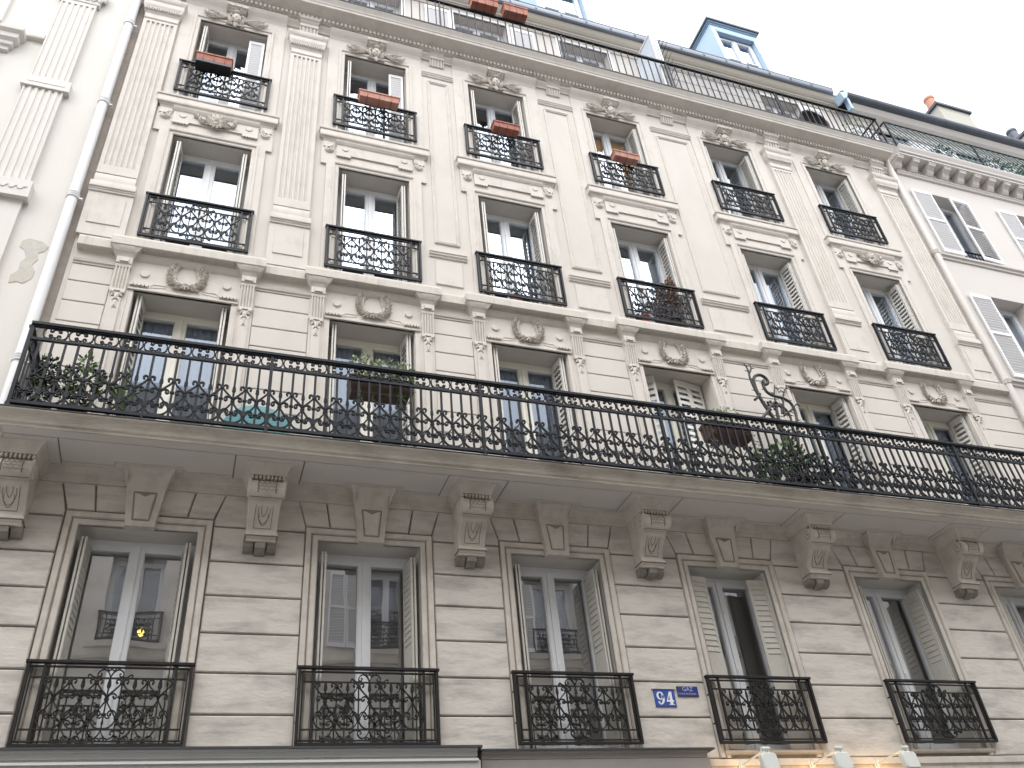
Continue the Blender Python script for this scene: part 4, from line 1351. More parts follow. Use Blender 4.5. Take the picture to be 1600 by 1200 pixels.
# dormers
def dormer(cx):
    yf = .62
    lean = .04
    def sh(mb):
        mb.v = [(x, y + (z - 18.6) * lean, z) for x, y, z in mb.v]
        return mb
    mb = MB()
    hw, zt = .66, 20.72
    wall_holes(mb, -hw, hw, 18.4, zt, yf, [(-.53, .53, 18.75, 20.50)], .22)
    d = part('dormer', sh(mb), BLUEP, (cx, 0, 0))
    for sg in (-1, 1):
        mb = MB()
        mb.add([(sg * hw, yf, 18.4), (sg * hw, yf, zt), (sg * hw, yf + 1.3, zt), (sg * hw, yf + .05, 18.4)], [(0, 1, 2, 3)])
        obj('cheek', sh(mb), BLUEP, d)
    mb = MB()
    mb.box(-.525, .525, yf - .012, yf + .1, 20.40, 20.49); 
    obj('dormer_lintel', sh(mb), BLUED, d)
    mb = MB()
    mb.box(-hw - .05, hw + .05, yf - .06, yf + 1.5, zt, zt + .05)
    mb.box(-hw - .02, hw + .02, yf - .025, yf + 1.4, zt - .05, zt)
    obj('dormer_trim', sh(mb), BLUED, d)
    mb = MB()
    mb.box(-hw - .09, hw + .09, yf - .10, yf + 1.6, zt + .05, zt + .12)
    obj('dormer_roof', sh(mb), DZINC, d)
    fm, g_, room = window_meshes('d', .51, 18.77, 20.40, WHITE, y=yf + .12, glass=GLASSU, trans=19.45)
    fm.transform(Matrix.Identity(4))
    for me in [fm] + g_:
        for v in me.vertices: v.co.y += (v.co.z - 18.6) * lean
    w = link('window', fm, d)
    for q in g_: link('window_pane', q, d)
dormer(C[3] - .0)
dormer(C[5] + .03)
dormer(C[0])

# top balcony railing
mb = MB()
y = -.385
x = XL + .05
while x < 12.02:
    mb.box(x - .0085, x + .0085, y - .008, y + .008, 15.42, 16.21)
    x += .1445
top = part('top_railing', mb, IRON)
mb = MB(); mb.box(XL, 12.07, y - .028, y + .025, 16.20, 16.24); mb.box(XL, 12.07, y - .016, y + .016, 15.405, 15.435)
obj('handrail', mb, IRON, top)
mb = MB(); mb.box(-.014, .014, y - .014, y + .014, 15.36, 16.21)
pm2 = mesh_of('post', mb, IRON)
for x in (-.1, 2.583, 4.9, 7.07, 9.54, 12.06): link('post', pm2, top, (x, 0, 0))
mb = MB()
for k in range(5):
    yy = -.3 + k * .13
    mb.box(12.05, 12.066, yy - .006, yy + .006, 15.42, 16.21)
for k in range(4):
    for j in range(5):
        cy, cz = -.3 + k * .15 + .04, 15.5 + j * .15
        mb.tube([(12.058, cy + .05 * math.cos(a * .7), cz + .05 * math.sin(a * .7)) for a in range(8)], .006, 4)
mb.box(12.04, 12.07, -.38, .3, 16.205, 16.235)
obj('return_panel', mb, IRON, top)

# downpipe at the right end
def downpipe(x, y, z0, z1, m, parent, off, collars, r=.058, lean=0):
    mb = MB()
    mb.tube([(x, y, z0), (x, y, z1)], r, 16)
    for z in collars:
        mb.lathe(x, y, [(r, -.05), (r + .014, -.045), (r + .016, -.03), (r + .008, -.022), (r + .016, -.012), (r + .016, .0), (r + .006, .01), (r + .016, .022), (r + .016, .034), (r, .04)], 16, z)
        mb.box(x + r * .6, x + r + .05, y - .01, y + .03, z - .04, z - .02)
        mb.box(x - .015, x + .015, y, .0, z - .03, z - .01)
    return obj('downpipe', mb, m, parent, off, 0, 40)
downpipe(12.16, -.09, 6.6, 15.3, PIPEB, B, OF, (9.5, 12.57, 7.6))

# ground floor shop front
mb = MB()
mb.box(XL, 2.52, -.21, .03, 3.46, 3.62); mb.mould(XL, 2.50, [(.16, 3.60), (.17, 3.62), (.175, 3.655), (.19, 3.66), (.20, 3.70), (.215, 3.705), (.22, 3.722)], .03, False)
part('shop_fascia', mb, SHOPG)
mb = MB(); mb.box(XL, 2.54, -.235, .03, 3.7225, 3.742)
mb.add([], [])
part('shop_cap', mb, SHOPD)
mb = MB(); mb.box(XL, 2.50, -.225, -.2, 3.612, 3.632)
part('shop_trim', mb, SHOPW)
mb = MB(); mb.box(2.56, 4.94, -.12, .03, 3.44, 3.64); mb.mould(2.56, 4.92, [(.10, 3.6), (.105, 3.64), (.12, 3.645), (.125, 3.68), (.14, 3.69), (.145, 3.71)], .03, False)
part('shop_fascia', mb, mat('taupe_fascia', (0.27, 0.25, 0.235), .6, var=.1, vscale=4))
mb = MB(); mb.box(2.545, 5.0, -.16, .03, 3.7105, 3.728)
part('shop_cap', mb, SHOPD)
mb = MB(); mb.mould(5.0, XR, [(.0, 3.58), (.02, 3.585), (.022, 3.645), (.0, 3.655)], .03, False)
mb.box(5.0, XR, .0, .03, 3.1, 3.60)
part('stone_band', mb, LTRIM)
mb = MB(); mb.box(XL, 5.0, .0, .03, 2.9, 3.46)
part('stone_band', mb, LTRIM)
mb = MB()
for x in (XL, .2, 2.5, 4.8, 7.1, 9.4, XR - .3):
    mb.box(x, x + .3, -.02, .4, GZ, 3.1)
mb.box(XL, XR, .1, .4, GZ, GZ + .5)
mb.box(5.0, XR, -.05, .03, 2.6, 3.09)
part('shop_pier', mb, LTRIM)
mb = MB(); mb.box(XL, XR, .25, .28, GZ + .5, 3.1)
part('shop_window', mb, GLASS)

# ------------------------------------------------------------------ wall lamps over the shop
def wall_lamp(x, label):
    t = thing('wall_lamp', label, 'lamp', (x, 0, 3.46), 'white lamps on arms over the shop')
    mb = MB(); mb.box(-.03, .03, -.025, .0, -.03, .16); mb.box(-.02, .02, -.05, -.02, .10, .15)
    obj('wall_plate', mb, LAMPM, t)
    mb = MB(); mb.tube([(0, -.03, .12), (0, -.47, .155)], .011, 8)
    obj('arm', mb, LAMPM, t)
    mb = MB()
    mb.tube([(-.045, -.49, .165), (.045, -.49, .165)], .020, 12)
    mb.tube([(-.03, -.49, .165), (-.03, -.50, .09)], .010, 8); mb.tube([(.03, -.49, .165), (.03, -.50, .09)], .010, 8)
    obj('hinge', mb, LAMPM, t)
    # tilted square head, glowing towards the wall
    A = math.radians(10)
    def hd(u, v, w):    # u across, v along the face, w thickness towards the wall
        return (u, -.52 + v * math.sin(A) * -1 + w * math.cos(A), .11 - v * math.cos(A) - w * math.sin(A))
    mb = MB()
    n = 20
    R_, h = .088, .02
    ring = []
    def sq(a, r, e=.28):
        ca, sa = math.cos(a), math.sin(a)
        return (math.copysign(abs(ca) ** e, ca) * r, math.copysign(abs(sa) ** e, sa) * r)
    for (s_, w) in ((.88, -.012), (1.0, 0.0), (1.0, .05), (.94, .062)):
        for k in range(n):
            u, v = sq(2 * PI * (k + .5) / n, R_ * s_)
            ring.append(hd(u, v + .075, w))
    fs = [tuple(range(n))[::-1]]
    for q in range(3):
        for k in range(n):
            k2 = (k + 1) % n
            fs.append((q * n + k, q * n + k2, (q + 1) * n + k2, (q + 1) * n + k))
    mb.add(ring, fs)
    obj('lamp_head', mb, LAMPM, t, smooth=40)
    mb = MB()
    vs = [hd(*(lambda p: (p[0], p[1] + .075, .0625))(sq(2 * PI * (k + .5) / n, R_ * .92))) for k in range(n)]
    mb.add(vs, [tuple(range(n))])
    obj('lamp_lens', mb, LIT, t)
    li = bpy.data.lights.new('lamp_light', 'SPOT')
    li.energy = 9
    li.color = (1.0, .62, .28)
    li.spot_size = math.radians(150)
    li.spot_blend = .8
    li.shadow_soft_size = .05
    lo = bpy.data.objects.new('lamp_light', li)
    COL.objects.link(lo)
    lo.parent = t
    lo.location = hd(0, .085, .085)
    d = Vector((0, .8, -.6)).normalized()
    lo.rotation_euler = (-d).to_track_quat('Z', 'Y').to_euler()
    return t
wall_lamp(5.35, 'white square lamp under the fourth bottom row window guard')
wall_lamp(6.21, 'white square lamp just right of the fourth bottom row window guard')
wall_lamp(7.045, 'white square lamp just left of the fifth bottom row window guard')

# ------------------------------------------------------------------ signs
def text_mesh(s, size, m, depth=.002, name='lettering'):
    cu = bpy.data.curves.new(name, 'FONT')
    cu.body = s
    cu.size = size
    cu.align_x = 'CENTER'; cu.align_y = 'CENTER'
    cu.extrude = depth
    to = bpy.data.objects.new(name, cu)
    COL.objects.link(to)
    dg = bpy.context.evaluated_depsgraph_get()
    dg.update()
    me = bpy.data.meshes.new_from_object(to.evaluated_get(dg))
    bpy.data.objects.remove(to)
    me.materials.clear(); me.materials.append(m)
    me.transform(Matrix.Rotation(PI / 2, 4, 'X'))
    return me
t = thing('house_number_plaque', 'blue enamel house number plate reading 94 on the stone wall', 'sign', (4.634, 0, 4.165))
mb = MB(); mb.prism([(-.122, .0), (.122, .0), (.122, .178), (-.122, .178)], -.012, .002, .004)
obj('plate', mb, SIGNB, t)
mb = MB()
def stroke(pts, ws):
    q = spline([(a, b, w) for (a, b), w in zip(pts, ws)], 5)
    mb.bar([(a, b) for a, b, w in q], -.0135, [w for a, b, w in q], .003)
# 9
stroke([(-.056 + .030 * math.sin(a_), .112 + .036 * math.cos(a_)) for a_ in [k * PI / 6 for k in range(13)]], [.011, .015, .021, .024, .021, .015, .011, .015, .021, .024, .021, .015, .011])
stroke([(-.026, .115), (-.022, .09), (-.030, .052), (-.052, .030), (-.072, .030), (-.084, .040)], [.022, .026, .024, .014, .009, .010])
mb.disc(-.078, .046, .012, -.015, -.010, 12)
# 4
mb.prism([(.048, .026), (.082, .026), (.082, .155), (.054, .155)], -.015, -.012)
mb.prism([(.012, .058), (.054, .155), (.066, .155), (.028, .070), (.028, .058)], -.0148, -.012)
mb.prism([(.012, .052), (.096, .052), (.096, .068), (.012, .068)], -.0146, -.012)
mb.prism([(.036, .020), (.096, .020), (.096, .028), (.036, .028)], -.0144, -.012)
obj('digits', mb, SIGNW, t)
mb = MB(); mb.box(-.14, .14, -.02, .0, .180, .192)
obj('mortar_lip', mb, LTRIM, t)
t = thing('gas_plaque', 'small rusty navy enamel plate with faded white words, right of the house number', 'sign', (4.918, 0, 4.272))
mb = MB(); mb.prism([(-.125, .0), (.125, .0), (.125, .108), (-.125, .108)], -.012, .002, .004)
obj('plate', mb, SIGND, t)
link('lettering', text_mesh('GAZ', .062, SIGNG), t, (0, -.0125, .076))
link('lettering', text_mesh('À TOUS LES ÉTAGES', .024, SIGNG), t, (-.015, -.0125, .028))

# ------------------------------------------------------------------ planters on the guards
def trough(name, label, cat, loc, L, h, d, m, group, under=None, hooks=True):
    t = thing(name, label, cat, loc, group)
    mb = MB()
    w = L / 2
    vs = [(-w * .95, -d * .42, 0), (w * .95, -d * .42, 0), (w * .95, d * .42, 0), (-w * .95, d * .42, 0), (-w, -d / 2, h), (w, -d / 2, h), (w, d / 2, h), (-w, d / 2, h),
          (-w * .94, -d * .4, h), (w * .94, -d * .4, h), (w * .94, d * .4, h), (-w * .94, d * .4, h), (-w * .92, -d * .36, h * .75), (w * .92, -d * .36, h * .75), (w * .92, d * .36, h * .75), (-w * .92, d * .36, h * .75)]
    mb.add(vs, [(3, 2, 1, 0), (0, 1, 5, 4), (1, 2, 6, 5), (2, 3, 7, 6), (3, 0, 4, 7), (4, 5, 9, 8), (5, 6, 10, 9), (6, 7, 11, 10), (7, 4, 8, 11), (8, 9, 13, 12), (9, 10, 14, 13), (10, 11, 15, 14), (11, 8, 12, 15), (12, 13, 14, 15)])
    for z0, z1 in ((h * .84, h * 1.02),):
        mb.box(-w - .008, w + .008, -d / 2 - .01, -d / 2 + .004, z0, z1)
        mb.box(-w - .010, -w + .003, -d / 2 + .005, d / 2, z0, z1); mb.box(w - .003, w + .010, -d / 2 + .005, d / 2, z0, z1)
    obj('trough', mb, m, t)
    if under:
        mb = MB(); mb.box(-w * .97, w * .97, -d * .46, d * .46, -.06, -.004)
        obj('drip_tray', mb, under, t)
    if hooks:
        mb = MB()
        for x in (-w * .6, 0, w * .6):
            mb.tube([(x, d / 2 + .05, h + .0), (x, d / 2 + .01, h + .035), (x, -d / 2 - .012, h + .01), (x, -d / 2 - .012, .0), (x, d / 2 + .01, -.008)], .003, 4)
        obj('hanger', mb, IRON, t)
    return t
trough('flower_trough', 'bright terracotta trough with a black tray, on the top left window guard', 'planter', (-.85, -.17, 13.15), .50, .14, .17, TERRA, 'flower troughs on the upper guards', BLACKP)
trough('flower_trough', 'long dusty pink trough on the second window guard of the top row', 'planter', (1.56, -.19, 13.13), .62, .13, .16, TERRAP, 'flower troughs on the upper guards')
trough('flower_trough', 'short dark red trough on the third window guard of the top row', 'planter', (3.62, -.19, 13.14), .44, .12, .16, TERRA, 'flower troughs on the upper guards')
trough('flower_trough', 'short pinkish trough on the fourth window guard below the orange blind', 'planter', (5.76, -.17, 13.12), .46, .12, .16, TERRAP, 'flower troughs on the upper guards')
trough('flower_trough', 'dark red trough on the roof balcony rail, left of its twin', 'planter', (3.40, -.46, 16.29), .50, .20, .18, TERRA, 'troughs on the roof balcony rail')
trough('flower_trough', 'dark red trough on the roof balcony rail, right of its twin', 'planter', (3.99, -.46, 16.29), .46, .20, .18, TERRA, 'troughs on the roof balcony rail')

def ivy(mb, x0, x1, y, z, n, leaves, ln):
    for k in range(n):
        x = random.uniform(x0, x1)
        q = [(x, y + random.uniform(-.05, .03), z)]
        l = ln * random.uniform(.4, 1)
        for j in range(5):
            q.append((q[-1][0] + random.uniform(-.03, .03), q[-1][1] + random.uniform(-.02, .015), q[-1][2] - l / 5))
        mb.tube(q, .0025, 3)
        for j in range(leaves):
            p = q[random.randrange(1, 6)]
            mb.foliage(p, (.025, .02, .025), 1, .035, .3)

# trough with variegated ivy hanging inside the long railing
t = trough('flower_trough', 'dark brown trough with pale variegated ivy, hung inside the long balcony railing', 'planter', (1.50, -.62, 7.20), .66, .21, .19, BROWNP, 'troughs on the long balcony', None, False)
mb = MB()
for c_, r, n in (((-.20, 0, .42), (.13, .08, .15), 170), ((.06, 0, .40), (.14, .08, .14), 190), ((.26, 0, .38), (.13, .08, .14), 170), ((.33, -.03, .2), (.05, .06, .14), 70), ((-.02, 0, .24), (.3, .08, .04), 120)):
    mb.foliage(c_, r, n, .042, 0, .8)
obj('foliage', mb, LEAFV, t)
mb = MB(); ivy(mb, .18, .36, -.06, .2, 9, 8, .42); ivy(mb, -.3, .1, -.08, .1, 5, 4, .3)
obj('trailing_ivy', mb, LEAF, t)
t = trough('flower_trough', 'reddish brown trough with wispy green plants, left of the thorny iron scroll', 'planter', (5.86, -.60, 7.20), .60, .22, .20, mat('red_brown_plastic', (.095, .042, .034), .6, var=.2, vscale=8), 'troughs on the long balcony', None, False)
mb = MB()
for c_, r, n in (((-.18, 0, .36), (.1, .07, .10), 80), ((.1, 0, .40), (.17, .08, .13), 170), ((.27, -.02, .22), (.06, .07, .15), 90)):
    mb.foliage(c_, r, n, .036, 0, .8)
ivy(mb, .2, .34, -.08, .2, 8, 8, .4); ivy(mb, -.32, -.2, -.08, .15, 4, 6, .3)
obj('foliage', mb, LEAFV, t)

def pot(mb, r, h):
    mb.lathe(0, 0, [(r * .68, 0), (r * .92, h * .82), (r * .95, h * .82), (r * 1.05, h * .84), (r * 1.05, h), (r * .93, h), (r * .9, h * .9)], 16)
def potted(name, label, loc, r, h, pm_, leafm, clusters, leaf, stems=None, group=None):
    t = thing(name, label, 'potted plant', loc, group)
    mb = MB(); pot(mb, r, h); obj('pot', mb, pm_, t, smooth=40)
    mb = MB()
    for (cx, cy, cz, rx, rz, n) in clusters:
        mb.foliage((cx, cy, cz), (rx, rx * .8, rz), n, leaf)
    obj('foliage', mb, leafm, t)
    mb = MB()
    for (cx, cy, cz, rx, rz, n) in clusters:
        mb.tube([(0, 0, h * .8), (cx * .4, cy * .5, (h + cz) * .5), (cx, cy, cz)], [.008, .006, .004], 5)
    obj('stem', mb, STEM, t)
    return t
potted('potted_plant', 'leafy branching plant in a dark pot at the left end of the long balcony', (-1.42, -.45, 6.512), .13, .22, BROWNP, LEAF,
       [(-.12, 0, .55, .12, .16, 120), (.1, -.05, .62, .1, .12, 90), (.02, 0, .82, .08, .1, 60), (-.02, 0, .4, .14, .12, 130), (.22, -.02, .52, .07, .08, 50)], .06)
potted('potted_plant', 'dark spiky conifer in the left corner of the long balcony', (-1.72, -.5, 6.512), .12, .2, BLACKP, LEAFD,
       [(0, 0, .42, .12, .16, 260), (0.0, 0, .66, .08, .16, 160)], .05)
# strap leaved plant
t = thing('potted_plant', 'strap leaved plant in a small pot before the leftmost balcony window', 'potted plant', (-1.02, -.45, 6.512))
mb = MB(); pot(mb, .09, .15); obj('pot', mb, mat('green_glaze', (.05, .12, .08), .4), t, smooth=40)
mb = MB()
for k in range(9):
    a = k * .7
    L_ = random.uniform(.35, .7)
    q = [(0, 0, .13), (math.cos(a) * .1 * L_, math.sin(a) * .08, .13 + L_ * .6), (math.cos(a) * .45 * L_, math.sin(a) * .15, .13 + L_ * (.95 if k % 2 else .7))]
    q = spline(q, 4)
    mb.tube(q, [.004 + .014 * math.sin(PI * min(1, (i + 1) / len(q))) for i in range(len(q))], 4)
obj('foliage', mb, LEAF, t)

# teal half-round leaning table top
t = thing('folding_table', 'round teal folding table leaning behind the long railing, left of the second window', 'table', (.28, -.42, 6.512))
mb = MB()
n = 28
mb.prism([(.335 * math.cos(2 * PI * k / n), .31 + .30 * math.sin(2 * PI * k / n)) for k in range(n)], -.012, .012, .006)
mb.v = [(x, y + (z) * .12, z) for x, y, z in mb.v]
obj('table_top', mb, TEAL, t)
mb = MB(); 
for sg in (-1, 1): mb.tube([(sg * .2, .12, 0), (sg * -.15, .10, .5)], .01, 6)
obj('leg', mb, TEAL, t)

# thorny iron scroll
t = thing('thorny_scroll', 'black thorny iron rose stem curling above the long railing, left of the fifth window', 'ornament', (6.95, -.40, 6.512))
mb = MB()
def TH(pts, r0, r1, thorns=6):
    q = spline([(x - 6.95, 0, z - 6.512) for x, z in pts], 5)
    m = len(q)
    mb.tube(q, [1.35 * (r0 + (r1 - r0) * i / (m - 1)) for i in range(m)], 7)
    for k in range(thorns):
        i = int((k + .7) * (m - 2) / thorns)
        p, p2 = Vector(q[i]), Vector(q[i + 1])
        d = (p2 - p).normalized()
        s_ = Vector((-d.z, 0, d.x)) * (1 if k % 2 else -1)
        mb.tube([p, p + s_ * .07 + d * .02], [.014, .001], 5)
TH([(7.02, 7.0), (6.95, 7.4), (6.86, 7.81), (6.76, 8.08), (6.72, 8.30), (6.73, 8.45), (6.78, 8.53), (6.87, 8.56), (6.94, 8.52), (6.96, 8.45), (6.91, 8.40), (6.87, 8.43), (6.895, 8.47)], .018, .016, 4)
TH([(6.80, 8.0), (6.72, 8.22), (6.68, 8.45), (6.69, 8.62), (6.65, 8.73)], .018, .006, 5)
TH([(6.69, 8.56), (6.74, 8.64), (6.755, 8.74)], .013, .005, 1)
TH([(6.76, 8.22), (6.70, 8.15), (6.64, 8.10)], .015, .014, 0)
TH([(6.86, 8.40), (6.88, 8.28), (6.97, 8.22), (7.09, 8.205), (7.2, 8.16), (7.25, 8.05), (7.24, 7.9), (7.2, 7.75), (7.1, 7.4)], .016, .015, 7)
TH([(6.92, 7.5), (6.95, 7.9), (7.0, 8.25), (7.06, 8.42)], .013, .005, 5)
TH([(7.05, 7.9), (7.1, 8.12), (7.17, 8.3), (7.26, 8.44)], .013, .005, 5)
TH([(7.06, 7.92), (7.2, 8.02), (7.38, 8.19)], .012, .005, 5)
TH([(6.66, 7.80), (6.78, 7.92), (6.9, 8.06), (6.97, 8.1), (7.04, 8.04), (7.02, 7.93)], .017, .012, 4)
TH([(6.97, 7.3), (6.93, 7.8), (6.97, 8.05), (7.06, 8.05), (7.13, 7.95), (7.13, 7.8), (7.08, 7.5)], .015, .012, 5)
for k in range(14):
    mb.blob((-.02 + random.uniform(-.09, .09), random.uniform(-.03, .03), 1.53 + random.uniform(-.08, .08)), (.022, .02, .022), 6, 4)
obj('thorny_stem', mb, THORN, t, smooth=50)
potted('potted_plant', 'wide bushy green plant in a pot below the thorny iron scroll', (6.85, -.42, 6.512), .2, .3, BROWNP, LEAF,
       [(-.35, 0, .55, .2, .18, 170), (0, 0, .72, .24, .2, 260), (.28, 0, .62, .2, .2, 190), (-.1, 0, .48, .4, .14, 240)], .07)
potted('potted_plant', 'low dark plant in a terracotta pot beside the thorny iron scroll', (7.28, -.5, 6.512), .13, .2, TERRA, LEAFD,
       [(0, 0, .34, .16, .12, 120)], .06)
# third floor column 4
potted('potted_plant', 'small green plant in a red clay pot behind the fourth window guard', (5.55, .07, 9.622), .085, .15, TERRA, LEAFD,
       [(0, 0, .28, .09, .1, 70)], .05)
potted('potted_plant', 'withered brown plant sticking up above the fourth window guard', (6.05, .08, 9.622), .1, .18, BLACKP, DRY,
       [(-.02, 0, .80, .15, .06, 60), (.06, 0, .95, .05, .09, 22), (.02, 0, .62, .2, .14, 110), (-.1, 0, .5, .2, .14, 90)], .075)
potted('potted_plant', 'low plant in a red clay pot behind the third window guard', (3.55, .06, 9.605), .09, .12, TERRA, LEAFD,
       [(0, 0, .2, .1, .06, 50)], .04)
potted('potted_plant', 'small grassy plant on the roof balcony at the third attic window', (3.78, .0, 15.37), .1, .17, TERRAP, LEAF,
       [(0, 0, .36, .09, .14, 60)], .07)
potted('potted_plant', 'airy pale shrub at the right end of the roof balcony', (11.75, -.05, 15.37), .12, .25, TERRAP, LEAFV,
       [(0, 0, .95, .2, .25, 110), (.1, 0, .6, .18, .2, 60)], .045)
# roof balcony: reed screen, partition, basket chair
t = thing('reed_screen', 'grey reed screen tied behind the roof balcony rail', 'screen', (8.1, -.33, 15.40))
mb = MB()
x = -1.09
while x < 1.1:
    mb.tube([(x, random.uniform(-.004, .004), 0.0), (x + random.uniform(-.004, .004), random.uniform(-.004, .004), .80 + random.uniform(-.02, .02))], .0085, 5)
    x += .0165
obj('reeds', mb, REED, t)
mb = MB()
for z in (.1, .4, .7): mb.tube([(-1.1, -.012, z), (1.1, -.012, z)], .003, 4)
obj('wire', mb, IRON, t)
t = thing('partition', 'tall pale partition panel standing across the roof balcony', 'partition', (7.02, 0, 15.37))
mb = MB()
mb.box(-.012, .012, -.30, .29, .02, 1.95)
obj('panel', mb, PANEL, t)
mb = MB()
for x in (-.03, .03, .09):
    mb.box(x - .014, x + .014, -.335, -.302, 0, 1.97)
mb.box(-.03, .03, .29, .315, 0, 1.97); mb.box(-.03, .03, -.30, .29, 1.95, 1.985)
obj('frame', mb, SHUTW, t)
t = thing('spiked_grille', 'black spiked iron fan grille beside the pale partition', 'grille', (7.17, -.1, 15.37))
mb = MB()
for k in range(9):
    z = .1 + k * .2
    for j in range(3):
        mb.tube([(0, -.12, z), (.0 + j * .02, -.30 - .05 * j, z + .12 + .06 * (j - 1))], [.009, .003], 5)
mb.tube([(0, -.12, 0), (0, -.12, 1.85)], .014, 6); mb.tube([(0, .2, 0), (0, .2, 1.85)], .014, 6)
for k in range(8):
    z = .1 + k * .22
    mb.tube([(0, -.12, z), (0, .2, z + .12)], .007, 4); mb.tube([(0, -.12, z + .12), (0, .2, z)], .007, 4)
obj('grille', mb, IRON, t)
t = thing('basket_chair', 'round dark wicker basket chair on the roof balcony', 'chair', (10.5, -.12, 15.37))
mb = MB()
n, m_ = 24, 7
for i in range(m_ + 1):
    ph = PI / 2 * i / m_
    for k in range(n):
        w = 2 * PI * k / n
        mb.v.append((.34 * math.sin(ph) * math.cos(w), .12 - .28 * math.cos(ph) + .1, .42 + .34 * math.sin(ph) * math.sin(w)))
for i in range(m_):
    for k in range(n):
        k2 = (k + 1) % n
        mb.f.append((i * n + k, i * n + k2, (i + 1) * n + k2, (i + 1) * n + k))
mb.v = [(x, -y + .1, z) for x, y, z in mb.v]
obj('basket', mb, WICK, t, smooth=60)
mb = MB()
for k in range(3):
    a = k * 2.1
    mb.tube([(.05 * math.cos(a), 0, .2), (.25 * math.cos(a), .12 * math.sin(a), 0)], .012, 6)
mb.tube([(.34 * math.cos(2 * PI * k / 24), -.12, .42 + .34 * math.sin(2 * PI * k / 24)) for k in range(25)], .02, 6)
obj('leg', mb, WICK, t)

# ------------------------------------------------------------------ left neighbour
N = thing('neighbour_building', 'bright cream house at the left edge with wide fluted pilasters', 'building', (-4.5, 0, GZ))
NO = (4.5, 0, -GZ)
def npart(name, mb, m, smooth=0): return obj(name, mb, m, N, NO, 0, smooth)
mb = MB()
wall_holes(mb, -9, -2.05, GZ, 19, 0.0, [(-5.0, -3.78, 13.25, 15.6), (-5.0, -3.78, 9.9, 12.2)], .3)
mb.quad((-2.05, 0, GZ), (-2.05, 2, GZ), (-2.05, 2, 19), (-2.05, 0, 19))
npart('wall', mb, CREAML)
def npil():
    mb = MB()
    def shaft(x0, x1, z0, z1, y=-.07, n=6):
        pr = [(x0, 0)]
        w = (x1 - x0) / n
        for j in range(n):
            x = x0 + w * (j + .5)
            pr += [(x - .020, 0), (x - .012, .016), (x + .012, .016), (x + .020, 0)]
        pr += [(x1, 0)]
        m = len(pr)
        mb.add([(x, y + d, z0) for x, d in pr] + [(x, y + d, z1) for x, d in pr], [(i, i + 1, m + i + 1, m + i) for i in range(m - 1)])
        for x in (x0, x1): mb.quad((x, y, z0), (x, 0, z0), (x, 0, z1), (x, y, z1))
    shaft(-3.03, -2.575, 12.17, 14.03)
    mb.box(-3.03, -2.575, -.071, 0, 14.03, 14.10)
    mb.box(-3.09, -2.52, -.095, 0, 11.965, 12.17)
    mb.prism([(-3.02, 12.04), (-2.585, 12.04), (-2.585, 12.11), (-3.02, 12.11)], -.1, -.09)
    shaft(-3.05, -2.585, 10.14, 11.965)
    mb.box(-3.10, -2.53, -.13, 0, 9.86, 10.14)
    for k in range(5):
        x = -3.0 + k * .09
        mb.disc(x, 10.0, .035, -.14, -.125, 10)
        mb.leafr(x + .02, 10.0, .4, .06, .02, -.13, .01)
    mb.box(-3.05, -2.585, -.06, 0, 5.5, 9.86)
    # carved capital
    mb.mould(-3.07, -2.54, [(.06, 14.10), (.08, 14.11), (.085, 14.14), (.07, 14.15), (.075, 14.36), (.11, 14.42), (.12, 14.5), (.0, 14.52)], 0, False)
    for k in range(7):
        x = -3.05 + k * .083
        mb.leafr(x, 14.17, PI / 2, .2, .08, -.08, .03)
    for sx in (-3.1, -2.51):
        mb.blob((sx, -.09, 14.42), (.07, .05, .07), 8, 6)
        mb.leafr(sx, 14.4, -PI / 2, .2, .09, -.07, .04)
    return mb
npart('pilaster', npil(), CREAML, 30)
mb = MB()
mb.mould(-5.2, -3.04, [(.0, 13.02), (.06, 13.03), (.07, 13.05), (.075, 13.12), (.0, 13.15)], 0, False)
mb.mould(-5.2, -3.45, [(.0, 12.62), (.05, 12.64), (.055, 12.70), (.09, 12.72), (.095, 12.78), (.14, 12.82), (.145, 12.90), (.19, 12.94), (.195, 13.0), (.0, 13.02)], 0, True)
for x in (-3.62,):
    mb.box(x - .10, x + .10, -.13, 0, 12.42, 12.62); mb.disc(x, 12.52, .05, -.14, -.12, 12)
    mb.prismx([(0, 12.42), (-.11, 12.42), (-.09, 12.2), (-.05, 12.0), (-.03, 11.85), (0, 11.8)], x - .07, x + .07)
npart('window_pediment', mb, CREAML)
mb = MB()
mb.frame(.61, 13.25, 15.6, [(0, 0.02), (0, -.03), (.08, -.03), (.09, -.05), (.16, -.05), (.17, 0)])
mb.v = [(x - 4.39, y, z) for x, y, z in mb.v]
npart('window_surround', mb, CREAML)
for z0, z1 in ((13.25, 15.6), (9.9, 12.2)):
    W = window_meshes('n', .61, z0, z1, WHITE, y=.2, glass=GLASSU)
    w = link('window', W[0], N, (NO[0] - 4.39, 0, NO[2]))
    for q in W[1]: link('window_pane', q, w)
    link('room_interior', W[2], w)
downpipe(-2.09, -.09, 3.8, 17, PIPEM, N, NO, (7.6 - .05, 10.05, 11.92, 13.82), .058)
mb = MB()
mb.box(-9, -2.1, -.004, 0.0, 5.8, 5.83)
npart('joint_line', mb, CREAMR)
mb = MB()
rp = [(-2.46, 9.28), (-2.40, 9.33), (-2.26, 9.31), (-2.19, 9.24), (-2.21, 9.16), (-2.27, 9.12), (-2.25, 9.02), (-2.29, 8.93), (-2.24, 8.84), (-2.25, 8.73), (-2.32, 8.64), (-2.38, 8.66), (-2.45, 8.62), (-2.46, 8.74), (-2.40, 8.83), (-2.41, 8.95), (-2.37, 9.03), (-2.41, 9.14), (-2.47, 9.18)]
mb.prism(rp, -.006, 0.0, .002)
npart('repair_patch', mb, mat('cement_patch', (.50, .49, .46), .95, var=.25, vscale=9, dark=(.55, .49, .36), dscale=6, damt=.8, bump=.5, bscale=30))
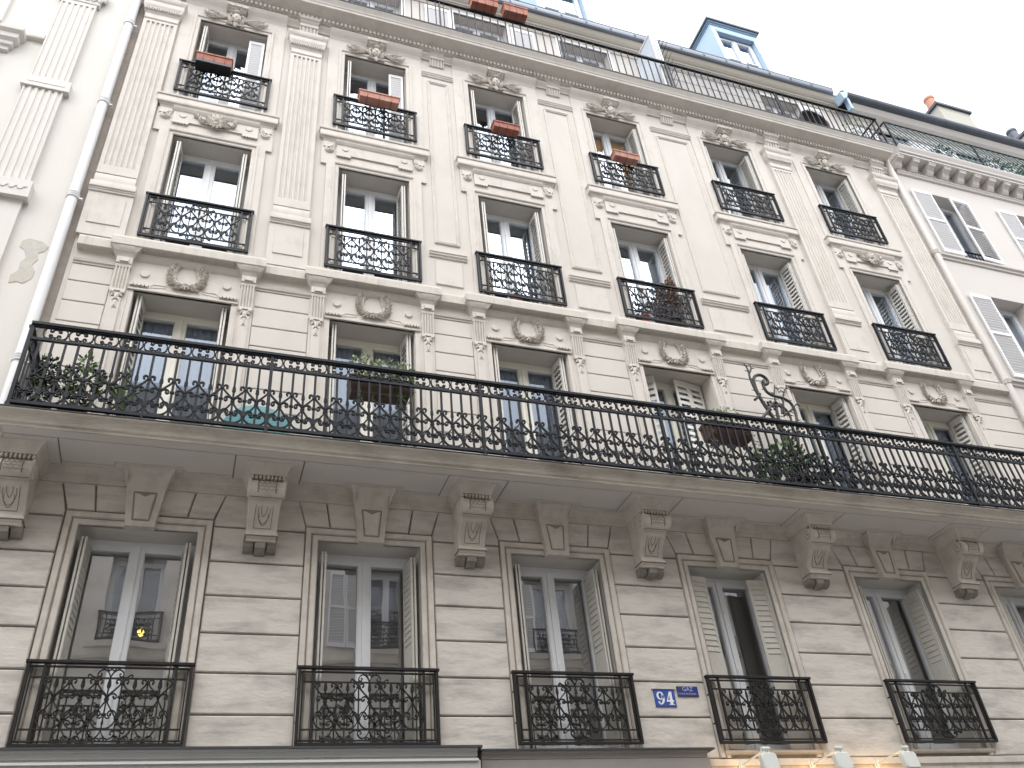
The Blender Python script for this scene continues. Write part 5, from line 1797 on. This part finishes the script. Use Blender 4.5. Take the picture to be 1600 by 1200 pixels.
mb = MB(); mb.box(-9, -2.1, .2, 6, GZ, 18.9) if False else mb.box(-9, -2.06, 2.6, 6, GZ, 18.9)
npart('building_mass', mb, CREAML)

# ------------------------------------------------------------------ right neighbour
Rn = thing('neighbour_building', 'plain beige house at the right edge with white louvred shutters', 'building', (16, 0, GZ))
RO = (-16, 0, -GZ)
def rpart(name, mb, m, smooth=0): return obj(name, mb, m, Rn, RO, 0, smooth)
RC = [13.5, 15.78, 18.06, 20.34]
RF = [(12.70, 14.60), (9.68, 11.72), (6.6, 8.7), (3.6, 5.6)]
mb = MB()
wall_holes(mb, XR + .006, 24, GZ, 15.6, 0.0, [(c - .45, c + .45, a, b) for c in RC for a, b in RF], .32)
rpart('wall', mb, CREAMR)
mb = MB()
mb.mould(12.42, 24, [(.0, 15.02), (.04, 15.03), (.05, 15.06), (.07, 15.08), (.07, 15.10), (.0, 15.11)], 0, False)
mb.mould(12.42, 24, [(.0, 15.36), (.28, 15.36), (.28, 15.41), (.31, 15.425), (.32, 15.47), (.345, 15.52), (.36, 15.555), (.365, 15.585), (.0, 15.6)], 0, False)
x = 12.44
while x < 23.8:
    mb.prismx([(0, 15.12), (-.08, 15.13), (-.12, 15.17), (-.15, 15.24), (-.20, 15.27), (-.24, 15.275), (-.25, 15.29), (-.25, 15.355), (0, 15.355)], x - .085, x + .085)
    mb.box(x - .095, x + .095, -.262, 0, 15.325, 15.356)
    x += .4136
rpart('cornice', mb, CREAMR)
RSn = leaf_mesh(.52, 1.82, SHUTW, lo=.08, hi=1.74, n=25, mid=.95, t=.03)
RS = leaf_mesh(.52, 1.82, SHUTW, lo=.08, hi=1.74, n=25, mid=.95, t=.03, flip=True)
RSo = leaf_mesh(.52, 1.93, SHUTW, lo=.08, hi=1.85, n=27, mid=1.0, t=.03, flip=True)
for j, c in enumerate(RC):
    for k, (a, b) in enumerate(RF):
        W = window_meshes('r', .45, a, b, WHITE, y=.26, glass=GLASSU)
        w = link('window', W[0], Rn, (RO[0] + c, 0, RO[2]))
        for q in W[1]: link('window_pane', q, w)
        link('room_interior', W[2], w)
        m_ = RS if k == 0 else RSo
        link('shutter', m_, Rn, (RO[0] + c - 1.0, -.045, RO[2] + a + .03))
        if j == 0 and k == 0:
            o = link('shutter', RSn, Rn, (RO[0] + c - .02, -.06, RO[2] + a + .03), math.radians(3))
            o['label'] = 'shutter swung half across the window'
        else:
            link('shutter', m_, Rn, (RO[0] + c + .47, -.045, RO[2] + a + .03))
        if j < 2:
            mb = MB()
            for q in range(10): mb.box(-.42 + q * .09, -.41 + q * .09, .1, .11, a, a + .35)
            mb.box(-.45, .45, .09, .12, a + .35, a + .37)
            for q in range(9): mb.tube([(-.37 + q * .09 + .03 * math.cos(t_), .105, a + .18 + .08 * math.sin(t_)) for t_ in [0, 1, 2, 3, 4, 5, 6]], .006, 4)
            mb.v = [(x_ + c, y_, z_) for x_, y_, z_ in mb.v]
            rpart('window_railing', mb, IRON)
mb = MB()
for a in (12.66, 9.64, 6.56):
    mb.mould(12.36, 24, [(.0, a - .12), (.03, a - .115), (.035, a - .06), (.07, a - .05), (.075, a - .01), (.0, a)], 0, False)
rpart('sill_course', mb, CREAMR)
mb = MB()
wall_holes(mb, XR + .01, 24, 15.6, 17.45, .34, [(c - .45, c + .45, 15.7, 17.1) for c in RC], .2)
rpart('attic_wall', mb, SHUTW)
for c in RC:
    W = window_meshes('ra', .45, 15.7, 17.1, WHITE, y=.5, glass=GLASSU)
    w = link('window', W[0], Rn, (RO[0] + c, 0, RO[2]))
    for q in W[1]: link('window_pane', q, w)
    link('room_interior', W[2], w)
mb = MB(); mb.mould(12.3, 24, [(-.34, 17.1), (-.3, 17.12), (-.28, 17.25), (-.2, 17.3), (-.1, 17.36), (-.02, 17.48)], .4, False)
rpart('eaves_cornice', mb, CREAMR)
mb = MB()
mb.tube([(12.0, -.0, 17.60), (24, -.0, 17.60)], .115, 14)
for q in range(12): mb.tube([(12.9 + q, 0, 17.60), (12.93 + q, 0, 17.60)], .119, 14)
mb.box(12.0, 24, -.05, .4, 17.66, 17.72)
mb.add([(12.2, .1, 17.6), (24, .1, 17.6), (24, 2.2, 20.2), (12.2, 2.2, 20.2), (12.2, 6, 20.6), (24, 6, 20.6)], [(0, 1, 2, 3), (3, 2, 5, 4)])
rpart('zinc_roof', mb, DZINC)
mb = MB()
mb.prism([(11.84, 17.50), (11.98, 17.56), (12.06, 17.72), (12.12, 17.82), (12.10, 17.60), (12.02, 17.40), (11.90, 17.30)], -.12, .1)
mb.box(12.06, 12.14, -.05, .05, 17.1, 17.72)
rpart('blue_gutter_end', mb, BLUEP)
mb = MB(); mb.box(12.3, 24, 2.6, 6, GZ, 17.4)
rpart('building_mass', mb, CREAMR)
# roof terrace trellis railing
mb = MB()
y = -.31
X0 = 12.42
mb.box(X0, 24, y - .015, y + .015, 16.36, 16.385); mb.box(X0, 24, y - .012, y + .012, 15.64, 15.66)
x = X0
while x < 20:
    if abs((x - X0) % 2.35) < .11: mb.box(x - .015, x + .015, y - .015, y + .015, 15.58, 16.37)
    x += .115
rt = rpart('terrace_railing', mb, IRON)
mb = MB()
x = X0 - .6
while x < 20:
    for sg in (-1, 1):
        a, b = (x, x + .7) if sg > 0 else (x + .7, x)
        p0, p1 = Vector((a, 0, 15.65)), Vector((b, 0, 16.36))
        if min(p0.x, p1.x) < X0:
            tt = (X0 - min(p0.x, p1.x)) / .7
            if tt > .95: continue
            if p0.x < p1.x: p0 = p0.lerp(p1, tt)
            else: p1 = p1.lerp(p0, tt)
        mb.bar([(p0.x, p0.z), (p1.x, p1.z)], y, .013, .012)
    x += .16
obj('trellis', mb, GREENM, rt)
mb = MB()
for k in range(6): mb.box(X0 - .008, X0 + .008, -.3 + k * .12, -.29 + k * .12, 15.65, 16.36)
mb.box(X0 - .015, X0 + .015, -.31, .33, 16.36, 16.385)
for k in range(5): mb.tube([(X0, -.3 + k * .12, 15.65), (X0, -.3 + k * .12 + .2, 16.36)], .006, 4)
obj('return_panel', mb, IRON, rt)
def chimney(x0, x1, y0, y1, z0, z1, pots, label=None):
    mb = MB(); mb.box(x0, x1, y0, y1, z0, z1)
    ch = rpart('chimney', mb, CHIM)
    mb = MB(); mb.box(x0 - .07, x1 + .07, y0 - .07, y1 + .07, z1, z1 + .09)
    obj('chimney_cap', mb, DZINC, ch)
    for px, py, m_ in pots:
        mb = MB(); mb.lathe(px, py, [(.15, 0), (.13, .4), (.15, .42), (.15, .5), (.11, .5)], 16, z1 + .09)
        obj('chimney_pot', mb, m_, ch, smooth=40)
chimney(17.95, 19.12, 1.5, 2.6, 19.0, 21.53, [(18.08, 1.68, POT)])
chimney(21.3, 22.6, 1.5, 2.6, 19.0, 21.45, [(20.95 + .45, 1.9, DZINC), (21.9, 1.9, DZINC)])
for lb, x, r, cl, lm in (('round dark plant on the neighbouring roof terrace, nearest the main building', 14.0, .13, [(0, 0, .45, .26, .22, 260)], LEAFD),
                         ('green hedge plant on the neighbouring roof terrace, at the right photo edge', 16.4, .15, [(-.3, 0, .5, .3, .2, 260), (.3, 0, .55, .35, .25, 300)], LEAF),
                         ('dark trailing plant in the middle of the neighbouring roof terrace', 15.4, .13, [(0, 0, .45, .35, .2, 260)], LEAFD)):
    potted('potted_plant', lb, (x, -.05, 15.6), r, .25, TERRA, lm, cl, .07)

# ------------------------------------------------------------------ the house across the street (seen in the panes)
O = thing('opposite_building', 'stone house across the street, seen only as reflections in the panes', 'building', (0, -9.2, GZ), None, PI)
OO = (0, 0, -GZ)
def opart(name, mb, m): return obj(name, mb, m, O, OO)
oc = [-20.2, -16.2, -12.1, -7.84, -3.83, 1.36, 5.6, 9.8]
of = [(4.2, 6.0), (8.35, 10.15), (11.4, 13.2)]
mb = MB()
wall_holes(mb, -25, 14, GZ, 14.3, 0, [(c - .52, c + .52, a, b) for c in oc for a, b in of] , .3)
mb.quad((-25, 0, 14.3), (14, 0, 14.3), (14, 5, 14.3), (-25, 5, 14.3))
opart('wall', mb, OPPW)
mb = MB()
for a, b in of:
    mb.mould(-25, 14, [(0, a - .45), (.04, a - .44), (.05, a - .36), (.1, a - .34), (.12, a - .28), (0, a - .26)], 0, False)
    for c in oc: mb.mould(c - .75, c + .75, [(0, a - .12), (.08, a - .11), (.1, a - .02), (0, a)], 0, False)
mb.mould(-25, 14, [(0, 13.9), (.1, 13.95), (.2, 14.1), (.35, 14.2), (.36, 14.3)], 0, False)
opart('cornice', mb, OPPW)
Wo = [window_meshes('o', .52, a, b, WHITE, y=.22, glass=GLASSU) for a, b in of]
RSq = leaf_mesh(.36, 1.74, SHUTW, lo=.08, hi=1.66, n=26, mid=.85, t=.03, flip=True)
og = guard_mesh(IRON, .6, 8.37, 8.95, .19)
for c in oc:
    for W, (a, b) in zip(Wo, of):
        w = link('window', W[0], O, (c, 0, OO[2]))
        for q in W[1]: link('window_pane', q, w)
        link('room_interior', W[2], w)
        link('window_railing', og, O, (c, 0, OO[2] + a - 8.35))
        if abs(c - 1.36) > .1:
            for sx in (-.53 - .38, -.53 - .76, .55, .93): link('shutter', RSq, O, (c + sx, -.05, OO[2] + a + .02))
mb = MB(); mb.add([(-25, .1, 14.3), (14, .1, 14.3), (14, 2.2, 16.3), (-25, 2.2, 16.3), (-25, 5, 16.3), (14, 5, 16.3)], [(0, 1, 2, 3), (3, 2, 5, 4)])
opart('roof', mb, ZINC)
mb = MB(); mb.lathe(0, 0, [(.02, 0), (.06, .03), (.07, .08), (.05, .13), (.02, .15)], 12)
lamp = obj('reading_lamp', mb, emit('warm_bulb', (1.0, .6, .12), 9.0), O, (1.12, .35, OO[2] + 8.62))

# ------------------------------------------------------------------ to metres
done = set()
for o in list(bpy.data.objects):
    if o.type == 'MESH' and o.data.name not in done:
        done.add(o.data.name)
        o.data.transform(Matrix.Scale(S, 4))
    if o.name in ('camera', 'sun'): continue
    if o.parent is None:
        o.location = (o.location.x * S, o.location.y * S, (o.location.z - ZU) * S + EYE)
    else:
        o.location = o.location * S
